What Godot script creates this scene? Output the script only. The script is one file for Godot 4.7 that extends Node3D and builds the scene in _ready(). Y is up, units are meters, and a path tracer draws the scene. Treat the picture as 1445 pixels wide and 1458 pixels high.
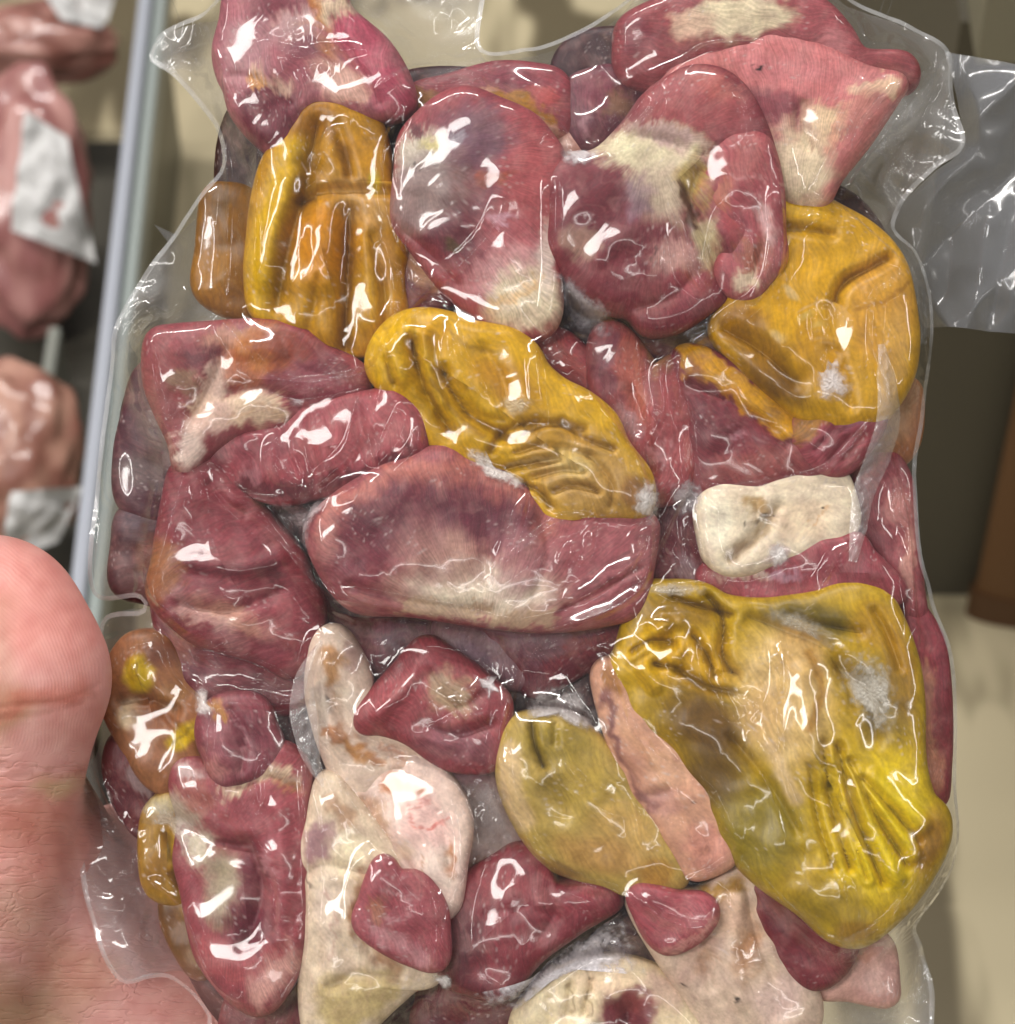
extends Node3D
# A vacuum packed bag of gizzards held up in one hand. Lengths of the bag are worked out in tenths of a millimetre (U) in the bag's own plane.
const U := 0.0001
const D := 4000.0
const MX := 722.5
const MY := 729.0
const PITCH := 50.0
# grid of the film's relief
const GX := 30.0
const GY := -90.0
const G := 2.0
const NX := 706
const NY := 840
const MARGIN := -55.0

var B: Basis
var C := Vector3(0, 0.35, 0)
var eye: Vector3
var H := PackedFloat32Array()
var names := {}
var n_made := 0.0
var M := {}
var n1 := FastNoiseLite.new()
var n2 := FastNoiseLite.new()
var n3 := FastNoiseLite.new()

func _ready() -> void:
	B = Basis(Vector3.RIGHT, Vector3(0, cos(deg_to_rad(PITCH)), -sin(deg_to_rad(PITCH))), Vector3(0, sin(deg_to_rad(PITCH)), cos(deg_to_rad(PITCH))))
	eye = C + B.z * D * U
	var cam := Camera3D.new()
	cam.name = "camera"
	cam.transform = Transform3D(B, eye)
	cam.projection = Camera3D.PROJECTION_FRUSTUM
	cam.near = 0.05
	cam.size = 2.0 * 729.0 / D * cam.near
	cam.far = 20.0
	var lens := CameraAttributesPhysical.new()
	lens.frustum_focal_length = 26.0
	lens.exposure_aperture = 9.0
	lens.frustum_focus_distance = (D - 60.0) * U
	cam.attributes = lens
	cam.current = true
	add_child(cam)
	var env := Environment.new()
	env.background_mode = Environment.BG_COLOR
	env.background_color = Color(0.34, 0.35, 0.37)
	env.background_energy_multiplier = 1.0
	env.tonemap_mode = Environment.TONE_MAPPER_LINEAR
	env.tonemap_exposure = 1.24
	env.sdfgi_enabled = true
	env.ssao_enabled = true
	env.ssil_enabled = true
	var we := WorldEnvironment.new()
	we.name = "surroundings"
	we.environment = env
	add_child(we)
	lamp(Vector3(-0.75, 1.4, 0.72), 28.0, 1.3, 0.22, "long white ceiling tube lamp in front of the bag, to the left")
	lamp(Vector3(-0.3, 1.55, -0.55), 0.0, 1.5, 0.05, "white ceiling tube lamp above and behind the bag")
	lamp(Vector3(-1.05, 1.25, 0.35), 90.0, 0.6, 0.06, "added unseen tube lamp off to the left of the bag, for glints on film creases")  # added lamp, makes the film creases glint from the left
	lamp(Vector3(1.0, 1.3, 0.45), 90.0, 0.45, 0.06, "added unseen tube lamp off to the right of the bag, for glints on film creases")  # added as well, for crease glints from the right
	lamp(Vector3(0.35, 1.3, 1.15), -15.0, 0.2, 0.05, "added unseen tube lamp behind the camera, for more highlights on the film")  # no known source, added to give the film more highlights
	n1.seed = 11; n1.frequency = 0.011; n1.fractal_octaves = 2
	n2.seed = 23; n2.frequency = 0.04; n2.fractal_octaves = 2
	n3.seed = 31; n3.frequency = 0.16; n3.fractal_octaves = 2
	H.resize(NX * NY)
	H.fill(MARGIN)
	materials()
	setting()
	contents()
	soft = H.duplicate()
	for y in range(1, NY - 1):
		for x in range(1, NX - 1):
			var at := y * NX + x
			soft[at] = maxf(maxf(H[at], maxf(H[at - 1], H[at + 1])), maxf(H[at - NX], H[at + NX]))
	soft = blur(soft, NX, NY, 5)
	frosts()
	frosts_more()
	bag()
	hand()

# ------------------------------------------------------------------ helpers
func lin(h: String) -> Color:
	return Color(h).srgb_to_linear()

func world(x: float, y: float, z: float) -> Vector3:
	return C + B * (Vector3(x - MX, MY - y, z) * U)

func spread(p: Vector2, z: float) -> Vector2:
	return Vector2(MX, MY) + (p - Vector2(MX, MY)) * (D - z) / D

func ground_at(px: float, py: float, h: float) -> Vector3:
	var d := B * Vector3(px - MX, MY - py, -D)
	return eye + d * ((h - eye.y) / d.y)

func numbered(called: String) -> String:
	names[called] = names.get(called, -1) + 1
	return called if names[called] == 0 else "%s_%03d" % [called, names[called]]

func tag(o: Node3D, label: String, category := "", group := "", kind := "") -> Node3D:
	if label: o.set_meta("label", label)
	if category: o.set_meta("category", category)
	if group: o.set_meta("group", group)
	if kind: o.set_meta("kind", kind)
	return o

func thing(called: String, label: String, category: String, at := Transform3D(), group := "") -> Node3D:
	var o := Node3D.new()
	o.name = numbered(called)
	add_child(o)
	o.transform = at
	return tag(o, label, category, group)

func put(called: String, mesh: Mesh, mat: Material, parent: Node = null) -> MeshInstance3D:
	var o := MeshInstance3D.new()
	o.name = called if parent else numbered(called)
	o.mesh = mesh
	o.material_override = mat
	(parent if parent else self).add_child(o, true)
	return o

func pts(s: String) -> PackedVector2Array:
	var out := PackedVector2Array()
	for p in s.split(" ", false):
		var q := p.split(",")
		out.append(Vector2(float(q[0]), float(q[1])))
	return out

func curve(c: PackedVector2Array, closed: bool, step: float) -> PackedVector2Array:
	var n := c.size()
	var fine := PackedVector2Array()
	for i in (n if closed else n - 1):
		var a := c[(i - 1 + n) % n] if closed or i > 0 else c[i]
		var b := c[i]
		var d := c[(i + 1) % n]
		var e := c[(i + 2) % n] if closed or i < n - 2 else d
		for k in 10:
			fine.append(b.cubic_interpolate(d, a, e, k / 10.0))
	fine.append(c[0] if closed else c[n - 1])
	var total := 0.0
	for i in fine.size() - 1:
		total += fine[i].distance_to(fine[i + 1])
	var want := maxi(3, int(total / step))
	var out := PackedVector2Array()
	var each := total / want
	var run := 0.0
	var at := 0.0
	for i in fine.size() - 1:
		var l := fine[i].distance_to(fine[i + 1])
		while at <= run + l and out.size() < want and l > 0.0:
			out.append(fine[i].lerp(fine[i + 1], (at - run) / l))
			at += each
		run += l
	if not closed:
		out.append(c[n - 1])
	return out

func centre_of(s: String) -> String:
	var c := Vector2.ZERO
	var l := pts(s)
	for p in l: c += p / l.size()
	return "%d,%d" % [c.x, c.y]

func around(s: String) -> PackedVector2Array:
	var c := pts(s)
	var area := 0.0
	for i in c.size(): area += c[i].cross(c[(i + 1) % c.size()])
	if area < 0.0: c.reverse()
	return c

func around_points(c: PackedVector2Array) -> PackedVector2Array:
	var area := 0.0
	for i in c.size(): area += c[i].cross(c[(i + 1) % c.size()])
	if area < 0.0: c.reverse()
	return c

func far_from(p: Vector2, line: PackedVector2Array) -> float:
	if line.size() == 1:
		return p.distance_to(line[0])
	var best := 1e9
	for i in line.size() - 1:
		best = minf(best, p.distance_squared_to(Geometry2D.get_closest_point_to_segment(p, line[i], line[i + 1])))
	return sqrt(best)

func grid_mesh(v: PackedVector3Array, n: int, rows: int, closed: bool, col := PackedColorArray(), uv := PackedVector2Array(), flip := false, uv2 := PackedVector2Array()) -> ArrayMesh:
	var nor := PackedVector3Array()
	nor.resize(v.size())
	for r in rows:
		var ra := maxi(r - 1, 0) * n
		var rb := mini(r + 1, rows - 1) * n
		for i in n:
			var il := (i - 1 + n) % n if closed else maxi(i - 1, 0)
			var ir := (i + 1) % n if closed else mini(i + 1, n - 1)
			var c := (v[r * n + ir] - v[r * n + il]).cross(v[rb + i] - v[ra + i])
			nor[r * n + i] = (-c if flip else c).normalized() if c.length_squared() > 1e-24 else Vector3(0, 0, 1)
	if closed and rows > 8:
		for r in [rows - 3, rows - 2, rows - 1]:
			for i in n: nor[r * n + i] = nor[(rows - 4) * n + i]
	var ind := PackedInt32Array()
	for r in rows - 1:
		for i in (n if closed else n - 1):
			var a := r * n + i
			var b := r * n + (i + 1) % n
			if flip:
				ind.append_array([a, b, a + n, b, b + n, a + n])
			else:
				ind.append_array([a, a + n, b, b, a + n, b + n])
	return made(v, nor, ind, col, uv, uv2)

func made(v: PackedVector3Array, nor: PackedVector3Array, ind: PackedInt32Array, col := PackedColorArray(), uv := PackedVector2Array(), uv2 := PackedVector2Array()) -> ArrayMesh:
	var a := []
	a.resize(Mesh.ARRAY_MAX)
	a[Mesh.ARRAY_VERTEX] = v
	a[Mesh.ARRAY_NORMAL] = nor
	a[Mesh.ARRAY_INDEX] = ind
	if col.size(): a[Mesh.ARRAY_COLOR] = col
	if uv.size(): a[Mesh.ARRAY_TEX_UV] = uv
	if uv2.size(): a[Mesh.ARRAY_TEX_UV2] = uv2
	var m := ArrayMesh.new()
	m.add_surface_from_arrays(Mesh.PRIMITIVE_TRIANGLES, a)
	return m

# ------------------------------------------------------------------ textures and materials
func streaks(seed_: int, lo: float, across: int, along: int, size: int) -> Image:
	var n := FastNoiseLite.new()
	n.seed = seed_
	n.frequency = 0.06
	n.fractal_octaves = 3
	var im := n.get_seamless_image(across, along)
	im.convert(Image.FORMAT_RGB8)
	im.resize(size, size, Image.INTERPOLATE_CUBIC)
	for y in size:
		for x in size:
			var k := lo + (1.0 - lo) * im.get_pixel(x, y).r
			im.set_pixel(x, y, Color(k, k, k))
	return im

func mat(rough: float, spec := 0.5) -> StandardMaterial3D:
	var m := StandardMaterial3D.new()
	m.roughness = rough
	m.metallic_specular = spec
	return m

func speckle(kind: String) -> Image:
	var cell := FastNoiseLite.new()
	cell.noise_type = FastNoiseLite.TYPE_CELLULAR
	cell.cellular_return_type = FastNoiseLite.RETURN_DISTANCE2_SUB
	cell.seed = 7
	cell.frequency = 0.055
	var fine := FastNoiseLite.new()
	fine.seed = 19
	fine.frequency = 0.09
	fine.fractal_octaves = 4
	var size := 768
	var a := cell.get_seamless_image(size, size)
	var b := fine.get_seamless_image(size, size)
	var out := Image.create(size, size, false, Image.FORMAT_RGB8)
	for y in size:
		for x in size:
			var k := b.get_pixel(x, y).r
			var pore := a.get_pixel(x, y).r
			var v := 0.0
			if kind == "lining": v = 0.93 + 0.03 * smoothstep(0.05, 0.4, pore) + 0.10 * (k - 0.45)
			elif kind == "fat": v = 0.95 + 0.12 * (k - 0.47) - 0.06 * smoothstep(0.62, 0.8, k)
			else: v = 0.93 + 0.15 * (k - 0.47)
			v = clampf(v, 0.0, 1.0)
			out.set_pixel(x, y, Color(v, v, v))
	return out

func tissue(rough: float, im: Image, relief: float, kind: String) -> StandardMaterial3D:
	var m := mat(rough, 0.45)
	var t := ImageTexture.create_from_image(im)
	m.vertex_color_use_as_albedo = true
	m.albedo_texture = t
	m.heightmap_enabled = true
	m.heightmap_texture = t
	m.heightmap_scale = relief
	m.detail_enabled = true
	m.detail_albedo = ImageTexture.create_from_image(speckle(kind))
	m.detail_blend_mode = BaseMaterial3D.BLEND_MODE_MUL
	m.detail_uv_layer = BaseMaterial3D.DETAIL_UV_2
	return m

func film_mat(haze: float, rough: float, tint := Color(0.92, 0.92, 0.92)) -> StandardMaterial3D:
	var m := mat(rough, 0.5)
	m.transparency = BaseMaterial3D.TRANSPARENCY_ALPHA
	m.albedo_color = Color(tint.r, tint.g, tint.b, haze)
	m.cull_mode = BaseMaterial3D.CULL_DISABLED
	return m

func materials() -> void:
	M.meat = tissue(0.5, streaks(3, 0.8, 512, 64, 512), 0.008, "meat")
	M.lining = tissue(0.42, streaks(5, 0.84, 256, 96, 512), 0.006, "lining")
	M.fat = tissue(0.5, streaks(9, 0.88, 200, 160, 512), 0.006, "fat")
	M.film = film_mat(0.014, 0.09)
	M.back = film_mat(0.2, 0.12, Color(0.9, 0.9, 0.9))
	var ribs := Image.create(64, 64, false, Image.FORMAT_RGB8)
	for y in 64:
		for x in 64:
			var k := 0.5 + 0.25 * sin((x + y) / 8.0 * TAU) + 0.25 * sin((x - y) / 8.0 * TAU)
			ribs.set_pixel(x, y, Color(k, k, k))
	M.back.heightmap_enabled = true
	M.back.heightmap_texture = ImageTexture.create_from_image(ribs)
	M.back.heightmap_scale = 0.004
	M.back.uv1_triplanar = true
	M.back.uv1_scale = Vector3(150, 150, 150)
	M.pleat = film_mat(0.2, 0.12, Color(0.95, 0.93, 0.92))
	M.frost = mat(0.6, 0.5)
	M.frost.transparency = BaseMaterial3D.TRANSPARENCY_ALPHA
	M.frost.vertex_color_use_as_albedo = true
	M.frost.albedo_color = Color(1, 1, 1, 1)

# ------------------------------------------------------------------ one piece of meat: a traced outline swelling into a lump with a front and a back
func paints(s: String) -> Array:
	var out := []
	for row in s.split(";", false):
		var w := row.strip_edges().split(" ", false)
		if w.size() == 0: continue
		var d := {"t": w[0]}
		if w[0] == "e":       # ellipse: x y rx ry turn colour strength softness
			d.c = Vector2(float(w[1]), float(w[2])); d.rx = float(w[3]); d.ry = float(w[4])
			var a := deg_to_rad(float(w[5]))
			d.ca = cos(a); d.sa = sin(a); d.col = lin(w[6]); d.k = float(w[7]); d.soft = float(w[8]) * 0.8
			d.reach = maxf(d.rx, d.ry) * (1.0 + d.soft) + 2.0
		elif w[0] == "s":     # stroke: width colour strength softness points
			d.w = float(w[1]) * (1.0 if float(w[1]) > 6.0 else 0.8); d.col = lin(w[2]); d.k = float(w[3]) * (1.0 if float(w[1]) > 6.0 else 0.65); d.soft = float(w[4])  # thin dark strokes on linings paint in crease shade along with brown stain
			d.line = curve(pts(" ".join(w.slice(5))), false, 14.0)
			d.reach = d.w * (1.0 + d.soft) + 2.0
		elif w[0] == "p":     # patch: softness colour strength points
			d.soft = float(w[1]); d.col = lin(w[2]); d.k = float(w[3])
			d.line = curve(pts(" ".join(w.slice(4))), true, 9.0)
			d.line.append(d.line[0])
			d.reach = d.soft + 2.0
		else:                 # g: fold: width height points
			d.w = float(w[1]) * 1.25; d.h = float(w[2]) * 1.0
			d.line = curve(pts(" ".join(w.slice(3))), false, 10.0)
			d.reach = d.w
		if d.has("line"):
			var r := Rect2(d.line[0], Vector2.ZERO)
			for p in d.line: r = r.expand(p)
			d.box = r.grow(d.reach)
		else:
			d.box = Rect2(d.c, Vector2.ZERO).grow(d.reach)
		out.append(d)
	return out

func piece(called: String, label: String, kind: String, spec: String, outline: String, spine: String, base: String, paint: String, category := "gizzard", group := "") -> void:
	var sp := spec.split(" ", false)
	var z0 := float(sp[0])
	var th := float(sp[1]) * 0.84
	var ex := float(sp[2]) * 0.75
	var fib := sp[3]
	var f := Vector2(float(sp[4]), float(sp[5]))
	var tilt := Vector2(float(sp[6]), float(sp[7])) if sp.size() > 7 else Vector2.ZERO
	if z0 > -30.0:
		tilt += Vector2(sin(n_made * 2.4), cos(n_made * 4.1)) * 9.0
		z0 += sin(n_made * 1.7) * 7.0
	n_made += 1.0
	var raw := curve(around(outline), true, 4.0)
	var n := raw.size()
	var rim := PackedVector2Array()
	for i in n:
		var d := (raw[(i + 2) % n] - raw[(i - 2 + n) % n]).normalized()
		rim.append(raw[i] + Vector2(d.y, -d.x) * 13.0)
	for k in 2:
		var s := rim.duplicate()
		for i in n: rim[i] = (s[(i - 1 + n) % n] + s[i] + s[(i + 1) % n]) / 3.0
	var given := pts(spine)
	var bone := curve(given, false, 3.0) if given.size() > 1 else given
	var to := PackedVector2Array()
	var mid := Vector2.ZERO
	var reach := 0.0
	for p in rim: mid += p / n
	if bone.size() == 1:
		for p in rim: to.append(bone[0])
	else:
		# every rim point lands on the spine; both sides run along it from end to end without a jump
		var last := bone.size() - 1
		var i0 := 0
		var i1 := 0
		var at := PackedFloat32Array()
		for i in n:
			var best := 0
			for k in bone.size():
				if rim[i].distance_squared_to(bone[k]) < rim[i].distance_squared_to(bone[best]): best = k
			at.append(best)
		var out0 := (bone[0] - bone[mini(4, last)]).normalized()
		var out1 := (bone[last] - bone[maxi(0, last - 4)]).normalized()
		for i in n:
			if (rim[i] - bone[0]).normalized().dot(out0) > (rim[i0] - bone[0]).normalized().dot(out0): i0 = i
			if (rim[i] - bone[last]).normalized().dot(out1) > (rim[i1] - bone[last]).normalized().dot(out1): i1 = i
		for side in 2:
			var step := 1 if side == 0 else -1
			var i := i0
			var top := 0.0
			while i != i1:
				top = maxf(top, at[i])
				at[i] = top
				i = (i + step + n) % n
		at[i0] = 0.0
		at[i1] = last
		for k in 12:
			var s := at.duplicate()
			for i in n: at[i] = (s[(i - 1 + n) % n] + s[i] + s[(i + 1) % n]) / 3.0
		for i in n:
			var f0 := int(at[i])
			to.append(bone[f0].lerp(bone[mini(f0 + 1, last)], at[i] - f0))
	for i in n: reach = maxf(reach, rim[i].distance_to(to[i]))
	var kf := clampi(int(reach * 1.57 / 4.2), 8, 84)
	var kb := maxi(6, kf / 4)
	var rows := kb + kf + 2
	var zr := z0 + th * 0.55
	var c3 := spread(mid, zr)
	var ps := paints(paint)
	var folds := ps.filter(func(d): return d.t == "g")
	var cols := ps.filter(func(d): return d.t != "g")
	var b := lin(base)
	var v := PackedVector3Array()
	var co := PackedColorArray()
	var uv := PackedVector2Array()
	var uv2 := PackedVector2Array()
	v.resize(n * rows); co.resize(n * rows); uv.resize(n * rows); uv2.resize(n * rows)
	var so := float(names.get(called, 0) + 1) * 137.0
	var mottle := 0.12 if kind == "meat" else 0.16 if kind == "fat" else 0.1
	for r in rows:
		var back := r < kb
		var a := (float(kb - r) / kb if back else minf(1.0, float(r - kb) / kf)) * PI / 2
		var t := 1.0 - cos(a)
		var up := pow(sin(a), ex)
		for i in n:
			var p := rim[i].lerp(to[i], t)
			var z := z0
			if r == rows - 1:   # both sides tuck under each other along the spine
				p += (to[i] - rim[i]).normalized() * 3.0
				z -= 1.5
			var nx := n1.get_noise_2d(p.x + so, p.y)
			var ny := n1.get_noise_2d(p.x, p.y + so + 500.0)
			if back:
				z -= th * 0.8 * sin(a)
			else:
				z += (th + tilt.x * (p.x - mid.x) / 100.0 + tilt.y * (p.y - mid.y) / 100.0) * up
				z += (nx * 6.0 + n2.get_noise_2d(p.x * 0.7 + so, p.y * 0.7) * 0.7) * up
				for d in folds:
					if d.box.has_point(p):
						var k: float = 1.0 - far_from(p, d.line) / d.w
						if k > 0.0: z += d.h * (1.0 if kind == "lining" else 0.7) * k * (k if d.h < 0.0 else k * (3.0 - 2.0 * k)) * minf(1.0, up * 1.6)
			var q := p + (0.35 if kind == "lining" else 1.0) * (Vector2(nx, ny) * 12.0 + Vector2(n2.get_noise_2d(p.x, p.y + so), n2.get_noise_2d(p.x + 300.0, p.y - so)) * 9.0)
			if kind == "meat" and not back:
				var fd := (p - f).normalized() if fib == "r" else f.normalized()
				var across: float = (p - f).angle() * 120.0 if fib == "r" else p.dot(fd.orthogonal())
				var along := (p - f).length() if fib == "r" else p.dot(fd)
				q += fd * (n2.get_noise_2d(across * 3.2 + so, along * 0.16) * 9.0 + n3.get_noise_2d(across * 1.6, along * 0.1 + so) * 3.0)
			var col := b
			if not back:
				for d in cols:
					if not d.box.has_point(q): continue
					var rr: float
					if d.t == "p":
						var away := far_from(q, d.line)
						if Geometry2D.is_point_in_polygon(q, d.line): away = -away
						col = col.lerp(d.col, d.k * (1.0 - smoothstep(-d.soft, d.soft, away)))
						continue
					if d.t == "e":
						var e: Vector2 = q - d.c
						rr = Vector2((e.x * d.ca + e.y * d.sa) / d.rx, (e.y * d.ca - e.x * d.sa) / d.ry).length()
					else:
						rr = far_from(q, d.line) / d.w
					var m: float = d.k * (1.0 - smoothstep(1.0 - d.soft, 1.0 + d.soft, rr))
					if m > 0.003: col = col.lerp(d.col, m)
			var g := n2.get_noise_2d(p.x * 0.7 - so, p.y * 0.7) * mottle + n3.get_noise_2d(p.x, p.y + so) * mottle * 0.8
			col = Color(col.r * (1.0 + g), col.g * (1.0 + g * 1.2), col.b * (1.0 + g * 1.1))
			var vein := 1.0 - absf(n2.get_noise_2d(p.x * 0.5 + so * 3.0, p.y * 0.5)) * 9.0
			if vein > 0.0 and kind != "lining": col = col.lerp(Color(0.52, 0.3, 0.27), vein * 0.14)
			if kind == "meat":
				var veil := smoothstep(0.12, 0.42, n2.get_noise_2d(p.x * 0.45 + so, p.y * 0.45 - so)) * 0.14
				col = col.lerp(Color(0.5, 0.31, 0.29), veil)
				if col.r > col.g * 1.7:
					col.r *= 1.06
					col.g *= 1.05
					col.b *= 1.0
			elif kind == "lining":
				col.g *= 1.02
				col.b *= 0.85
			if not back:
				var speck := smoothstep(0.46, 0.58, n3.get_noise_2d(p.x * 0.8 + so, p.y * 0.8 + 77.0)) * smoothstep(0.05, 0.4, n1.get_noise_2d(p.x * 0.9 - so, p.y * 0.9))
				col = col.lerp(Color(0.66, 0.56, 0.53), speck * 0.45)
			var deep := 1.13 if kind == "meat" else 1.1
			co[r * n + i] = Color(pow(col.r / 0.42, deep) * 0.44, pow(col.g / 0.42, deep) * 0.44, pow(col.b / 0.42, deep) * 0.44)
			var s2 := spread(p, zr)
			v[r * n + i] = Vector3(s2.x - c3.x, c3.y - s2.y, z - z0) * U
			uv2[r * n + i] = p / 520.0 + Vector2(so, so * 0.37) / 100.0
			if fib == "r":
				var e2 := p - f
				uv[r * n + i] = Vector2(e2.angle() * 2.5 + nx * 0.12, e2.length() / 230.0)
			else:
				uv[r * n + i] = Vector2(p.dot(f.normalized().orthogonal()) / 130.0 + nx * 0.12, p.dot(f.normalized()) / 230.0)
			if not back:
				var gx := (s2.x - GX) / G
				var gy := (s2.y - GY) / G
				if gx > 2 and gy > 2 and gx < NX - 3 and gy < NY - 3:
					var at := int(gy) * NX + int(gx)
					for cell in [at - NX, at - 1, at, at + 1, at + 2, at + NX - 1, at + NX, at + NX + 1, at + NX + 2, at + NX * 2, at + NX * 2 + 1]:
						if z > H[cell]: H[cell] = z
	var o := put(called, grid_mesh(v, n, rows, true, co, uv, true, uv2), M[kind])
	o.transform = Transform3D(B, world(c3.x, c3.y, z0))
	tag(o, label, category, group)

# ------------------------------------------------------------------ frost: a thin crust lying on what is below it
func frost(label: String, outline: String, col: String, strength: float) -> void:
	var rim := curve(around(outline), true, 2.5)
	var n := rim.size()
	var mid := Vector2.ZERO
	for p in rim: mid += p / n
	var reach := 0.0
	for p in rim: reach = maxf(reach, p.distance_to(mid))
	var rows := clampi(int(reach / 2.6), 6, 60)
	var v := PackedVector3Array()
	var co := PackedColorArray()
	var c := lin(col)
	var z0 := height_at(spread(mid, 40.0))
	var c3 := spread(mid, z0)
	for r in rows:
		var t := float(r) / (rows - 1)
		for i in n:
			var p := rim[i].lerp(mid, t)
			var q := spread(p, z0)
			var grain := n3.get_noise_2d(p.x * 1.1, p.y * 1.1)
			var z := height_at(q) + 2.0 + grain * 1.2 + minf(t * 6.0, 1.0) * 1.5
			var k := smoothstep(0.0, 0.8, t + n2.get_noise_2d(p.x * 1.2, p.y * 1.2) * 0.3 + n3.get_noise_2d(p.x * 0.8, p.y * 0.8) * 0.15) * strength
			k *= clampf(0.95 + n3.get_noise_2d(p.x * 1.2 + 99.0, p.y * 1.2) * 0.3, 0.3, 1.0)
			v.append(Vector3(q.x - c3.x, c3.y - q.y, z - z0) * U)
			var g := 1.15 + grain * 0.2
			co.append(Color(c.r * g, c.g * g, c.b * g, clampf(k, 0.0, 1.0)))
	var o := put("frost_and_glare", grid_mesh(v, n, rows, true, co, PackedVector2Array(), true), M.frost)
	o.transform = Transform3D(B, world(c3.x, c3.y, z0))
	tag(o, label, "frost", "patches of frost inside the bag")

var soft := PackedFloat32Array()
func height_at(p: Vector2) -> float:
	var gx := clampf((p.x - GX) / G, 0, NX - 2)
	var gy := clampf((p.y - GY) / G, 0, NY - 2)
	var at := int(gy) * NX + int(gx)
	var fx := gx - int(gx)
	var fy := gy - int(gy)
	var s := soft if soft.size() else H
	return lerpf(lerpf(s[at], s[at + 1], fx), lerpf(s[at + NX], s[at + NX + 1], fx), fy)

# ------------------------------------------------------------------ the film
var F := PackedFloat32Array()

func blur(f: PackedFloat32Array, w: int, h: int, times: int) -> PackedFloat32Array:
	for k in times:
		var s := f.duplicate()
		for y in range(1, h - 1):
			for x in range(1, w - 1):
				var at := y * w + x
				f[at] = (s[at] * 2.0 + s[at - 1] + s[at + 1] + s[at - w] + s[at + w]) / 6.0
	return f

func drape(src: PackedFloat32Array, pull: float, rounds: int) -> PackedFloat32Array:
	# a taut sheet over everything in the bag, relaxed on a grid of half the fineness
	var w := NX / 2
	var h := NY / 2
	var low := PackedFloat32Array()
	low.resize(w * h)
	for y in h:
		for x in w:
			var at := y * 2 * NX + x * 2
			low[y * w + x] = (src[at] + src[at + 1] + src[at + NX] + src[at + NX + 1]) * 0.25
	var f := low.duplicate()
	for k in 6:
		var s := f.duplicate()
		for y in range(1, h - 1):
			for x in range(1, w - 1):
				var at := y * w + x
				f[at] = maxf(s[at], maxf(maxf(s[at - 1], s[at + 1]), maxf(s[at - w], s[at + w])) - 5.0)
	for k in rounds:
		for y in range(1, h - 1):
			for x in range(1, w - 1):
				var at := y * w + x
				f[at] = maxf(low[at], (f[at - 1] + f[at + 1] + f[at - w] + f[at + w]) * 0.25 - pull)
	# film does not follow small dents and bumps: even it out, then lift it clear again
	for turn in 3:
		f = blur(f, w, h, 9)
		var need := PackedFloat32Array()
		need.resize(w * h)
		for i in w * h: need[i] = maxf(0.0, low[i] - f[i])
		for k in 2:
			var s := need.duplicate()
			for y in range(1, h - 1):
				for x in range(1, w - 1):
					var at := y * w + x
					need[at] = maxf(s[at], maxf(maxf(s[at - 1], s[at + 1]), maxf(s[at - w], s[at + w])))
		need = blur(need, w, h, 10)
		for i in w * h: f[i] += need[i]
	f = blur(f, w, h, 4)
	var out := PackedFloat32Array()
	out.resize(NX * NY)
	for y in NY:
		for x in NX:
			var cx := clampf(x * 0.5 - 0.25, 0, w - 1.001)
			var cy := clampf(y * 0.5 - 0.25, 0, h - 1.001)
			var at := int(cy) * w + int(cx)
			var fx := cx - int(cx)
			var fy := cy - int(cy)
			out[y * NX + x] = lerpf(lerpf(f[at], f[at + 1], fx), lerpf(f[at + w], f[at + w + 1], fx), fy)
	return blur(out, NX, NY, 4)

func crease(w: float, h: float, line: String) -> void:
	var reach := 1.1 if h < 10.0 else 2.2
	var lean := 1.0 if line.length() % 2 else -1.0
	var l := curve(pts(line), false, 6.0)
	for i in l.size():
		l[i] = spread(l[i], film_at(spread(l[i], 60.0)))
	var total := l.size() - 1.0
	if total < 14.0: return
	var box := Rect2(l[0], Vector2.ZERO)
	for p in l: box = box.expand(p)
	box = box.grow(w * reach)
	for y in range(maxi(0, int((box.position.y - GY) / G)), mini(NY - 1, int((box.end.y - GY) / G) + 1)):
		for x in range(maxi(0, int((box.position.x - GX) / G)), mini(NX - 1, int((box.end.x - GX) / G) + 1)):
			var p := Vector2(GX + x * G, GY + y * G)
			var best := 1e9
			var along := 0.0
			for i in l.size() - 1:
				var q := Geometry2D.get_closest_point_to_segment(p, l[i], l[i + 1])
				var d := p.distance_squared_to(q)
				if d < best:
					best = d
					along = i + q.distance_to(l[i]) / maxf(0.01, l[i].distance_to(l[i + 1]))
			var seg := clampi(int(along), 0, l.size() - 2)
			var side := (l[seg + 1] - l[seg]).cross(p - l[seg]) * lean
			var d2 := sqrt(best)
			var k := 1.0 - d2 / (w * 0.8 if side < 0.0 else w * reach)
			if k > 0.0:
				var ends := minf(1.0, minf(along, total - along) / minf(5.0, total * 0.35) + 0.08)
				F[y * NX + x] += h * pow(k, 1.4) * ends

func film_at(p: Vector2) -> float:
	var gx := clampf((p.x - GX) / G, 0, NX - 2)
	var gy := clampf((p.y - GY) / G, 0, NY - 2)
	return F[int(gy) * NX + int(gx)]

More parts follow.
